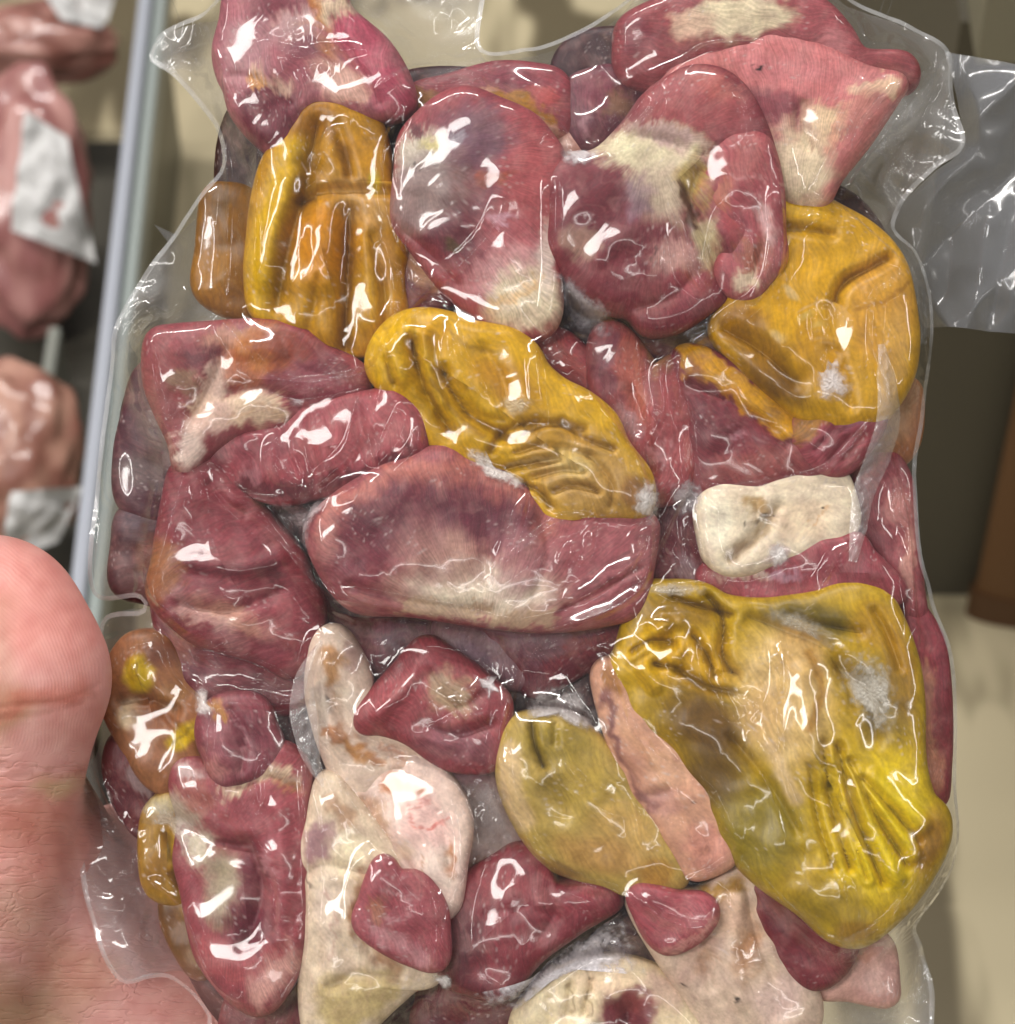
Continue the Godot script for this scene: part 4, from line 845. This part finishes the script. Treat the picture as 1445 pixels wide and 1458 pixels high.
const CREASES := """
9 10 300,440 330,470 400,540 520,530 545,490
9 10 545,490 530,560 505,640 440,700 385,720
9 9 790,250 792,330 788,420 776,470
9 10 776,470 840,560 905,650 928,735
9 9 928,735 905,845 760,900 640,880 470,850
8 9 568,300 570,360 575,420 560,470
9 10 1108,260 1112,350 1090,420 1020,470 965,505
9 9 1000,700 1005,770 1010,830 930,840
9 9 870,950 900,1040 960,1090 1010,1130 1048,1200
9 9 720,1060 730,1150 790,1235 880,1270
9 10 430,1090 436,1180 440,1280 436,1370 400,1430
8 9 640,1290 630,1340 625,1400 610,1440
9 9 455,900 440,960 420,1000 300,1000
8 8 1048,1215 1120,1290 1190,1340 1260,1310 1320,1220
8 9 180,920 225,905 250,960 300,1010
8 8 620,400 560,340 545,220 580,150
8 8 1100,262 1150,280 1200,300 1290,380
8 9 980,600 1000,690 1090,690 1180,665 1240,600
8 8 230,590 262,668 240,760 225,850 300,920

9 9 720,284 700,330 660,375 620,405 568,457 545,490
7 6 216,483 226,560 250,620 285,690 292,760
7 6 258,665 264,620 271,600 280,615 288,640
7 7 355,545 375,530 410,525
6 6 355,545 363,568 385,585 390,605
7 7 393,618 388,650 398,675 430,690 420,652 418,625
7 7 525,600 530,650 540,640 560,600 570,575
7 6 592,588 599,620 585,650 560,668
6 5 496,602 500,622 508,610 500,596
7 6 290,640 285,670 300,695 312,705
9 9 300,665 340,710 390,760 440,820 480,850
7 7 375,735 384,723 400,750 420,772 440,790
6 6 440,790 432,758 412,745
8 6 320,700 400,714 470,706 530,680
7 8 640,455 640,500 660,545 682,562
7 7 650,460 660,510 690,555
8 8 775,475 765,500 770,560 776,600
6 6 795,600 812,595 805,630
7 8 750,700 735,760 708,800
6 6 750,700 758,715 765,730
10 9 700,815 745,780 790,745 840,735
7 7 845,735 840,780 828,800 815,785 805,800 800,820
10 10 920,750 905,795 865,828 830,850 800,856
6 6 755,815 775,840 780,852
7 8 905,480 918,560 922,600 905,650
7 7 945,502 940,540 945,580 925,630
8 9 968,505 965,540 975,590 985,605
6 6 985,618 985,645
8 8 978,700 955,740 932,790 920,830
7 7 980,735 970,760 960,812
7 7 980,735 992,775 998,822
8 10 962,310 975,370 985,392 1000,402 1012,340 1025,300 1036,302 1062,340 1066,366
7 7 1066,366 1100,350
7 8 862,215 885,180 925,132 935,122
7 8 862,215 900,186 932,150 935,122
6 7 1008,172 1010,200 1014,190 1012,172
7 8 1045,178 1050,130 1066,106
7 7 1050,200 1062,188 1056,140 1088,190
9 10 1165,285 1178,240 1220,190 1275,120
8 8 1185,302 1130,340 1112,380 1085,430
8 8 1292,388 1265,408 1246,420 1240,470 1242,505 1256,540 1268,600
7 7 1195,530 1188,570
8 8 1165,842 1195,792 1215,772
8 8 1265,640 1290,740 1300,850 1308,920
7 7 1218,790 1250,830 1272,850
7 6 1050,842 1055,872 1072,894 1076,880
7 7 995,905 1005,960 1030,1010 1050,1026
7 7 1020,930 1024,970 1040,1015
8 9 1113,915 1115,980 1105,1010 1108,1060 1095,1080 1120,1125 1135,1180 1140,1220
7 7 1062,1030 1090,1070 1110,1110
7 7 1150,890 1180,920 1196,945
6 6 1237,912 1252,890 1262,902 1240,915
7 7 885,1010 905,1048 925,1058 955,1120 962,1160 985,1205
7 8 800,1082 830,1110 870,1138 900,1150 908,1190 905,1205
7 7 875,1210 892,1226 905,1222 920,1236
8 8 740,905 735,960 712,1040 716,1100 748,1172 790,1252
8 8 463,1046 480,1100 506,1145 588,1244 622,1292 616,1390
8 8 560,1080 620,1112 650,1160 654,1230 640,1300
6 7 520,1132 538,1168 534,1128 550,1130 560,1200 585,1240
8 9 300,1000 297,1060 296,1100 310,1140 350,1180 386,1250 392,1312 380,1332
6 7 371,1076 363,1115 372,1150 379,1115 373,1078
8 8 262,930 330,935 380,952 420,976
6 7 420,940 450,985
8 8 1042,1284 1060,1240 1078,1284 1110,1390
6 6 1046,1180 1046,1210 1010,1240 980,1250
7 7 912,1280 950,1308 1000,1318 1020,1290
7 7 1190,1360 1205,1300 1200,1250
6 6 612,1370 618,1310 640,1255
7 7 620,985 660,1000 690,960
6 6 610,1040 650,1020 690,1016 690,1040
6 6 614,1042 622,1068
6 6 575,960 590,1010 600,1030
8 8 500,955 510,990 518,1010
8 7 330,940 260,880 220,850 205,800
7 7 240,1010 268,970 260,940
7 8 440,90 380,70 370,100 360,115
8 8 395,108 440,80 490,75 525,70
7 7 475,105 490,130 520,148
7 7 498,170 470,205 440,262
6 6 480,235 500,228 530,215
7 6 690,100 660,130 640,135
6 6 735,75 745,95 790,108
6 6 540,120 590,96 640,90
6 6 568,75 574,100
7 6 816,195 830,172 835,160
7 8 1350,80 1300,140 1240,220 1200,280
7 7 1332,240 1325,190 1318,160
6 6 1290,110 1335,115
8 7 1265,330 1290,280 1325,240
6 6 215,95 300,105
7 7 222,85 305,60
7 7 320,180 392,212
7 6 300,60 318,100 322,150
7 7 318,190 326,280 320,420
7 7 367,200 366,300 362,420
9 8 104,1118 160,1195 186,1212 192,1260
7 7 130,1090 165,1160 200,1200
6 6 196,1370 215,1262 260,1290
7 7 262,1290 300,1390 350,1430
6 6 200,1000 210,960 230,945
6 6 940,120 1000,68 1090,60
5 5 1010,250 1040,262 1052,255
6 6 1030,285 1042,270 1066,275
7 7 770,205 795,180 812,205 824,225
6 6 960,780 975,770 985,800
6 6 880,850 900,870 870,880
7 7 330,870 345,850 360,835
6 6 275,835 300,860 338,885
6 6 375,850 395,830 396,850 380,855
"""

# ------------------------------------------------------------------ the hand
var bones := []

func bone(a: Vector3, ra: float, b: Vector3, rb: float) -> void:
	bones.append([a, ra, b, rb])

func flesh(p: Vector3) -> float:
	var d := 1e4
	for q in bones:
		var a: Vector3 = q[0]
		var ab: Vector3 = q[2] - a
		var t := clampf((p - a).dot(ab) / ab.length_squared(), 0.0, 1.0)
		var e: float = p.distance_to(a + ab * t) - lerpf(q[1], q[3], t)
		if e - d > 70.0: continue
		var k := 34.0
		var h := maxf(k - absf(d - e), 0.0) / k
		d = minf(d, e) - h * h * k * 0.25
	return d

func hand() -> void:
	bone(Vector3(-14, 900, 36), 139, Vector3(12, 965, 40), 139)
	bone(Vector3(12, 965, 40), 139, Vector3(-6, 1080, 16), 122)
	bone(Vector3(-6, 1080, 16), 122, Vector3(-80, 1250, -60), 170)
	bone(Vector3(-80, 1250, -60), 170, Vector3(-190, 1560, -140), 240)
	bone(Vector3(4, 1100, -40), 100, Vector3(70, 1260, -190), 125)
	bone(Vector3(-60, 1270, -140), 180, Vector3(70, 1400, -235), 182)
	bone(Vector3(70, 1400, -235), 182, Vector3(300, 1520, -250), 150)
	bone(Vector3(-190, 1560, -140), 240, Vector3(150, 1560, -260), 190)
	bone(Vector3(-190, 1560, -140), 230, Vector3(-520, 1980, -220), 240)
	for k in 4:
		var y := 1190.0 + k * 118.0
		var s: float = [1.0, 1.08, 1.0, 0.8][k]
		bone(Vector3(90, y + 70, -270), 95 * s, Vector3(330, y, -262), 88 * s)
		bone(Vector3(330, y, -262), 88 * s, Vector3(330 + 220 * s, y - 20, -250), 78 * s)
		bone(Vector3(330 + 220 * s, y - 20, -250), 78 * s, Vector3(330 + 390 * s, y - 24, -222), 66 * s)
	var step := 11.0
	var lo := Vector3(-420, 740, -480)
	var nx := 108; var ny := 92; var nz := 62
	var val := PackedFloat32Array()
	val.resize(nx * ny * nz)
	val.fill(999.0)
	for bz in range(0, nz, 4):
		for by in range(0, ny, 4):
			for bx in range(0, nx, 4):
				var d := flesh(lo + Vector3(bx + 2, by + 2, bz + 2) * step)
				if absf(d) > step * 7.0:
					if d < 0.0:
						for z in range(bz, mini(bz + 4, nz)):
							for y in range(by, mini(by + 4, ny)):
								for x in range(bx, mini(bx + 4, nx)): val[(z * ny + y) * nx + x] = -99.0
					continue
				for z in range(bz, mini(bz + 4, nz)):
					for y in range(by, mini(by + 4, ny)):
						for x in range(bx, mini(bx + 4, nx)):
							val[(z * ny + y) * nx + x] = flesh(lo + Vector3(x, y, z) * step)
	var index := {}
	var v := PackedVector3Array()
	var nor := PackedVector3Array()
	var co := PackedColorArray()
	var uv := PackedVector2Array()
	var ps := paints("e 40 850 110 90 0 d28a80 0.8 0.6;e 110 960 40 90 0 cf8a80 0.6 0.7;e 10 1010 50 26 0 a8805e 0.8 0.7;e 80 1125 34 22 0 b89a74 0.8 0.7;s 14 c0705f 0.7 0.6 -20,1010 40,1000 100,985;s 10 c08070 0.5 0.6 0,1120 60,1105 130,1092;e 60 1210 50 70 20 d88f80 0.7 0.7;e 20 1440 80 50 0 b8927c 0.7 0.7;e 100 1380 60 40 20 c08a74 0.7 0.7;e 300 1430 110 60 0 d09086 0.8 0.7;e 20 1300 50 50 0 cc9a88 0.7 0.7;e 10 1170 60 30 0 c8806e 0.6 0.7;s 5 9a5c4c 0.6 0.6 -20,1012 30,1004 80,1000 120,985;s 5 9a5c4c 0.6 0.6 -10,1092 50,1086 100,1100 128,1094;e 130 1130 16 40 10 b8886a 0.6 0.7;e -20 960 40 120 0 b88a74 0.6 0.8;e 0 1458 120 60 0 9a7458 0.7 0.8;e 170 1200 40 60 0 d89a92 0.6 0.7")  # olive and brown patches at left and bottom paint shadow into the skin
	var skin := lin("d29a92")
	
	for z in nz - 1:
		for y in ny - 1:
			for x in nx - 1:
				var a: int = (z * ny + y) * nx + x
				var c8 := [val[a], val[a + 1], val[a + nx], val[a + nx + 1], val[a + nx * ny], val[a + nx * ny + 1], val[a + nx * ny + nx], val[a + nx * ny + nx + 1]]
				var neg := 0
				for k in 8:
					if c8[k] < 0.0: neg += 1
				if neg == 0 or neg == 8: continue
				var sum := Vector3.ZERO
				var cnt := 0
				for e in [[0, 1], [2, 3], [4, 5], [6, 7], [0, 2], [1, 3], [4, 6], [5, 7], [0, 4], [1, 5], [2, 6], [3, 7]]:
					var d0: float = c8[e[0]]
					var d1: float = c8[e[1]]
					if (d0 < 0.0) == (d1 < 0.0): continue
					var t := d0 / (d0 - d1)
					var p0 := Vector3(e[0] & 1, (e[0] >> 1) & 1, e[0] >> 2)
					var p1 := Vector3(e[1] & 1, (e[1] >> 1) & 1, e[1] >> 2)
					sum += p0.lerp(p1, t)
					cnt += 1
				var p := lo + (Vector3(x, y, z) + sum / cnt) * step
				var d := flesh(p)
				var g := Vector3(flesh(p + Vector3(4, 0, 0)) - d, flesh(p + Vector3(0, 4, 0)) - d, flesh(p + Vector3(0, 0, 4)) - d).normalized()
				p -= g * d
				index[a] = v.size()
				var q := Vector2(p.x, p.y) + Vector2(n1.get_noise_2d(p.x, p.y), n1.get_noise_2d(p.y, p.x)) * 20.0
				var col := skin
				for e in ps:
					if not e.box.has_point(q): continue
					var rr: float
					if e.t == "e":
						var dd: Vector2 = q - e.c
						rr = Vector2((dd.x * e.ca + dd.y * e.sa) / e.rx, (dd.y * e.ca - dd.x * e.sa) / e.ry).length()
					else: rr = far_from(q, e.line) / e.w
					col = col.lerp(e.col, e.k * (1.0 - smoothstep(1.0 - e.soft, 1.0 + e.soft, rr)))
				var mo := 1.0 + n2.get_noise_2d(p.x * 0.6, p.y * 0.6) * 0.12
				co.append(Color(col.r * mo, col.g * mo * mo, col.b * mo * mo))
				var s2 := spread(Vector2(p.x, p.y), p.z)
				v.append(Vector3(s2.x - MX, MY - s2.y, p.z) * U)
				nor.append(Vector3(g.x, -g.y, g.z))
				uv.append(Vector2((p.x + 100.0) / 520.0, (p.y - 740.0) / 780.0))
	var ind := PackedInt32Array()
	for z in range(1, nz - 1):
		for y in range(1, ny - 1):
			for x in range(1, nx - 1):
				var a := (z * ny + y) * nx + x
				for k in 3:
					var st: int = [1, nx, nx * ny][k]
					var s0 := val[a] < 0.0
					if s0 == (val[a + st] < 0.0): continue
					var u: int = [nx, nx * ny, 1][k]
					var w2: int = [nx * ny, 1, nx][k]
					if not (index.has(a) and index.has(a - u) and index.has(a - w2) and index.has(a - u - w2)): continue
					var q := [index[a - u - w2], index[a - w2], index[a], index[a - u]]
					if s0: q.reverse()
					# y runs downward in these cells, so the winding is the mirror image
					ind.append_array([q[0], q[2], q[1], q[0], q[3], q[2]])
	var folds := []
	for row in ["-60,1016 10,1006 60,1002 105,992 140,975", "-60,1030 20,1022 70,1016 120,1002", "-40,1098 20,1090 70,1096 128,1090", "-20,1112 60,1106 110,1112 140,1128", "-60,1180 20,1160 80,1164 110,1190", "60,1130 100,1180 110,1240 100,1300", "-60,1320 0,1300 60,1310 120,1340", "-60,1390 20,1378 90,1392 160,1440", "-20,1250 40,1240 90,1262"]:
		var l := curve(pts(row), false, 10.0)
		var r := Rect2(l[0], Vector2.ZERO)
		for q in l: r = r.expand(q)
		folds.append([l, r.grow(14.0)])
	var tx := 800; var ty := 1200
	var im := Image.create(tx, ty, false, Image.FORMAT_RGB8)
	for y in ty:
		for x in tx:
			var p := Vector2(x * 520.0 / tx - 100.0, y * 780.0 / ty + 740.0)
			var e := Vector2(p.x + 70.0, (p.y - 1010.0) * 0.8)
			var print_ := sin(e.length() / 4.6 * TAU + n1.get_noise_2d(p.x * 1.2, p.y * 1.2) * 7.0)
			var thumb := 1.0 - smoothstep(1040.0, 1100.0, p.y + n1.get_noise_2d(p.x, p.y) * 40.0)
			var palm := (1.0 - absf(n2.get_noise_2d(p.x * 0.28 + n1.get_noise_2d(p.x, p.y) * 30.0, p.y * 1.5)) * 4.0) * 0.8 + n2.get_noise_2d(p.x * 1.6, p.y * 4.0) * 0.5
			var k := 0.6 + thumb * print_ * 0.045 - (1.0 - thumb) * maxf(0.0, palm) * 0.45 + n2.get_noise_2d(p.x * 3.0, p.y * 3.0) * 0.05
			for line in folds:
				if line[1].has_point(p): k -= 0.35 * exp(-pow(far_from(p, line[0]) / 5.0, 2.0))
			k = clampf(k, 0.0, 1.0)
			im.set_pixel(x, y, Color(k, k, k))
	var m := mat(0.46, 0.45)
	m.vertex_color_use_as_albedo = true
	m.heightmap_enabled = true
	m.heightmap_texture = ImageTexture.create_from_image(im)
	m.heightmap_scale = 0.02
	m.subsurf_scatter_enabled = true
	m.subsurf_scatter_strength = 0.08
	var o := put("person", made(v, nor, ind, co, uv), m)
	o.transform = Transform3D(B, C)
	tag(o, "bare hand holding the bag, its thumb upright against the left edge and the palm below", "person")

# ------------------------------------------------------------------ lamps and surroundings
func lamp(at: Vector3, turn: float, energy: float, wide: float, label: String) -> void:
	var o := thing("unseen_lamp", label, "lamp", Transform3D(Basis(Vector3.UP, deg_to_rad(turn)), at), "ceiling tube lamps")
	var box := BoxMesh.new()
	box.size = Vector3(1.24, 0.05, wide + 0.07)
	put("housing", box, mat(0.5), o).position = Vector3(0, 0.04, 0)
	var tube := CapsuleMesh.new()
	tube.radius = 0.016
	tube.height = 1.2
	var m := mat(0.4)
	m.emission_enabled = true
	m.emission = Color(1, 0.98, 0.95)
	m.emission_energy_multiplier = 1.0
	var t := put("tube", tube, m, o)
	t.rotation.z = PI / 2
	t.position.y = -0.004
	var l := AreaLight3D.new()
	l.name = "glow"
	l.area_size = Vector2(1.2, wide)
	l.light_color = Color(1, 0.985, 0.97)
	l.light_energy = energy
	l.area_range = 8.0
	l.shadow_enabled = true
	l.rotation.x = -PI / 2
	l.position.y = -0.03
	o.add_child(l)

func bar(st: SurfaceTool, a: Vector3, b: Vector3, across: Vector3, w: float, h: float) -> void:
	# a long bar with a rounded top from a to b
	var up := Vector3.UP
	var prof := []
	for k in 9:
		var t := PI * k / 8.0
		prof.append(across * (-cos(t) * w * 0.5) + up * (sin(t) * w * 0.35))
	prof.append(across * w * 0.5 - up * h)
	prof.append(across * -w * 0.5 - up * h)
	for k in prof.size():
		var p: Vector3 = prof[k]
		var q: Vector3 = prof[(k + 1) % prof.size()]
		for tri in [[a + p, b + p, a + q], [a + q, b + p, b + q]]:
			for c in tri: st.add_vertex(c)

func rail(called: String, a: Vector3, b: Vector3, w: float, h: float, m: Material, parent: Node) -> void:
	var st := SurfaceTool.new()
	st.begin(Mesh.PRIMITIVE_TRIANGLES)
	st.set_smooth_group(-1)
	var along := (b - a).normalized()
	bar(st, a, b, along.cross(Vector3.UP).normalized(), w, h)
	st.generate_normals()
	put(called, st.commit(), m, parent)

func colour_mat(h: String, rough: float) -> StandardMaterial3D:
	var m := mat(rough, 0.5)
	m.albedo_color = Color(h)
	return m

func blob(label: String, px: float, py: float, h: float, r: Vector3, col: String, tip: String, seed_: float, paper: String) -> void:
	var at := ground_at(px, py, h)
	var o := thing("meat_pack", label, "meat pack", Transform3D(B, at), "packed meat in the clear container")
	var k := eye.distance_to(at) / D / U * U   # metres per traced unit at this distance
	r *= k
	var n := 72
	var rows := 40
	var v := PackedVector3Array()
	var co := PackedColorArray()
	var a := lin(col)
	var b := lin(tip)
	for j in rows:
		var th := PI * j / (rows - 1.0)
		for i in n:
			var ph := -TAU * i / n
			var d := Vector3(sin(th) * cos(ph), sin(th) * sin(ph), cos(th))
			var w := 1.0 + n2.get_noise_3d(d.x * 26.0 + seed_, d.y * 26.0, d.z * 26.0) * 0.2 + n2.get_noise_3d(d.x * 60.0, d.y * 60.0 + seed_, d.z * 60.0) * 0.03
			v.append(d * r * w)
			var t := clampf(0.5 + n2.get_noise_3d(d.x * 40.0, d.y * 40.0, d.z * 40.0 + seed_) * 1.6, 0.0, 1.0)
			co.append(a.lerp(b, t))
	v.reverse(); co.reverse()
	var m := mat(0.38, 0.5)
	m.vertex_color_use_as_albedo = true
	m.clearcoat_enabled = true
	m.clearcoat = 0.7
	m.clearcoat_roughness = 0.15
	put("meat", grid_mesh(v, n, rows, true, co, PackedVector2Array(), false), m, o)
	var quad := pts(paper)
	if quad.size() < 4: return
	var pv := PackedVector3Array()
	for j in 17:
		for i in 17:
			var p := quad[0].lerp(quad[1], i / 16.0).lerp(quad[3].lerp(quad[2], i / 16.0), j / 16.0)
			var q := Vector3((p.x - px) * k, (py - p.y) * k, 0)
			var e := clampf(1.0 - pow(q.x / r.x, 2.0) - pow(q.y / r.y, 2.0), 0.02, 1.0)
			q.z = r.z * (sqrt(e) * 1.02 + 0.16) + n2.get_noise_2d(p.x * 0.5, p.y * 0.5) * 0.0035
			pv.append(q)
	var pm := colour_mat("c9c8c6", 0.7)
	pm.cull_mode = BaseMaterial3D.CULL_DISABLED
	put("paper_label", grid_mesh(pv, 17, 17, false), pm, o)

func setting() -> void:
	var wood := streaks(41, 0.0, 96, 24, 512)
	var wood2 := streaks(43, 0.0, 48, 12, 512)
	for y in 512:
		for x in 512:
			var k := wood.get_pixel(x, y).r * 0.45 + wood2.get_pixel(x, y).r * 0.55
			wood.set_pixel(x, y, Color("675d47").lerp(Color("c2b594"), smoothstep(0.36, 0.62, k)))
	var fm := mat(0.5, 0.4)
	fm.albedo_texture = ImageTexture.create_from_image(wood)
	fm.uv1_triplanar = true
	fm.uv1_world_triplanar = true
	fm.uv1_scale = Vector3(6.5, 6.5, 6.5)
	var st := SurfaceTool.new()
	st.begin(Mesh.PRIMITIVE_TRIANGLES)
	for c in [Vector3(-6, 0, -8), Vector3(6, 0, -8), Vector3(-6, 0, 4), Vector3(6, 0, -8), Vector3(6, 0, 4), Vector3(-6, 0, 4)]: st.add_vertex(c)
	st.generate_normals()
	tag(put("floor", st.commit(), fm), "", "", "", "structure")
	# the clear container at the left
	var top := 0.09
	var a := ground_at(216, -80, top)
	var b := ground_at(104, 900, top)
	var box := thing("plastic_container", "clear plastic container with a bluish white double rim, holding packed meat", "container", Transform3D())
	rail("rim", a, b, 0.0042, 0.012, colour_mat("a9adb6", 0.25), box)
	var right := (b - a).normalized().cross(Vector3.UP).normalized()
	if right.x < 0: right = -right
	rail("rim", a + right * 0.0042 - Vector3.UP * 0.003, b + right * 0.0042 - Vector3.UP * 0.003, 0.004, 0.012, colour_mat("98a09c", 0.3), box)
	rail("wall", a - Vector3.UP * 0.006, b - Vector3.UP * 0.006, 0.003, 0.082, colour_mat("6e6c5c", 0.4), box)
	var bs := SurfaceTool.new()
	bs.begin(Mesh.PRIMITIVE_TRIANGLES)
	var f0 := Vector3(a.x, 0.006, a.z); var f1 := Vector3(b.x, 0.006, b.z)
	var wide := right * -0.4
	for c in [f0 + wide, f0, f1 + wide, f0, f1, f1 + wide]: bs.add_vertex(c)
	bs.generate_normals()
	put("base", bs.commit(), colour_mat("4a463c", 0.5), box)
	rail("divider", ground_at(78, 470, 0.03), ground_at(52, 640, 0.03), 0.004, 0.03, colour_mat("8a8c84", 0.3), box)
	blob("blurred pink brown meat pack with a white paper at the container's far end", 55, 62, 0.05, Vector3(112, 58, 60), "8a5a50", "b48478", 10.0, "62,-8 165,-14 148,50 96,40")
	blob("blurred long pink meat pack with a large white paper label in the container's middle", 36, 285, 0.05, Vector3(96, 178, 70), "95605c", "b88880", 40.0, "48,170 104,205 138,375 30,335")
	blob("blurred tan pink meat pack with a small white paper nearest the thumb", 22, 650, 0.05, Vector3(96, 122, 70), "8f6052", "b68a78", 80.0, "28,700 122,692 84,770 6,800")
	# the dark cabinet and the cardboard tube at the right
	var c0 := ground_at(1238, 848, 0)
	var cab := thing("cabinet", "dark olive brown cabinet standing on the floor behind the bag's right side", "cabinet", Transform3D(Basis(), c0))
	var body := BoxMesh.new()
	body.size = Vector3(0.7, 0.22, 0.4)
	put("body", body, colour_mat("4c473a", 0.6), cab).position = Vector3(0.35, 0.11, -0.2)
	var shelf := BoxMesh.new()
	shelf.size = Vector3(0.7, 0.24, 0.36)
	put("upper_panel", shelf, colour_mat("8a8470", 0.6), cab).position = Vector3(0.35, 0.34, -0.22)
	for k in 2:
		var board := BoxMesh.new()
		board.size = Vector3(0.7, 0.03, 0.03)
		put("ledge", board, colour_mat("77725f", 0.6), cab).position = Vector3(0.352, 0.235 + k * 0.1, 0.0)
	var post := thing("wooden_post", "brown rounded wooden post standing against the dark cabinet at the right", "post", Transform3D(Basis(), ground_at(1545, 872, 0)))
	var cyl := CylinderMesh.new()
	cyl.top_radius = 0.034; cyl.bottom_radius = 0.034; cyl.height = 0.46; cyl.radial_segments = 64
	var shaft := put("shaft", cyl, colour_mat("654526", 0.6), post)
	shaft.position.y = 0.23
	shaft.scale.z = 0.2
	var foot := CylinderMesh.new()
	foot.top_radius = 0.0355; foot.bottom_radius = 0.0355; foot.height = 0.012; foot.radial_segments = 64
	var foot_ := put("foot", foot, colour_mat("54371d", 0.6), post)
	foot_.position.y = 0.006
	foot_.scale.z = 0.22
	# the second, empty plastic bag behind the upper right corner
	var v := PackedVector3Array()
	var left := curve(pts("1346,70 1366,150 1368,212 1330,245 1290,285 1264,332 1290,400 1318,466"), false, 1.0)
	for j in 90:
		for i in 60:
			var t := j / 89.0
			var l: Vector2 = left[int(t * (left.size() - 1))]
			var r := Vector2(1560, lerpf(130, 486, t))
			var p := l.lerp(r, i / 59.0)
			var fx := p.x / 44.0 + p.y * 0.0025 + sin(p.y / 70.0) * 0.25 + n1.get_noise_2d(p.x * 0.3, p.y * 0.3) * 1.2
			var fold := absf(fposmod(fx, 2.0) - 1.0) * 17.0 * smoothstep(150.0, 260.0, p.y) + absf(fposmod((p.x + p.y) / 130.0, 2.0) - 1.0) * 46.0 + n1.get_noise_2d(p.x * 0.8, p.y * 0.8) * 14.0
			v.append(Vector3(spread(p, -140).x - MX, MY - spread(p, -140).y, -150 + fold * minf(1.0, i / 6.0)) * U)
	var sheet_ := put("plastic_bag", grid_mesh(v, 60, 90, false), film_mat(0.14, 0.13, Color(0.9, 0.92, 0.96)))
	sheet_.transform = Transform3D(B, C)
	tag(sheet_, "empty clear crinkled plastic bag hanging behind the packed bag's upper right corner", "plastic bag")
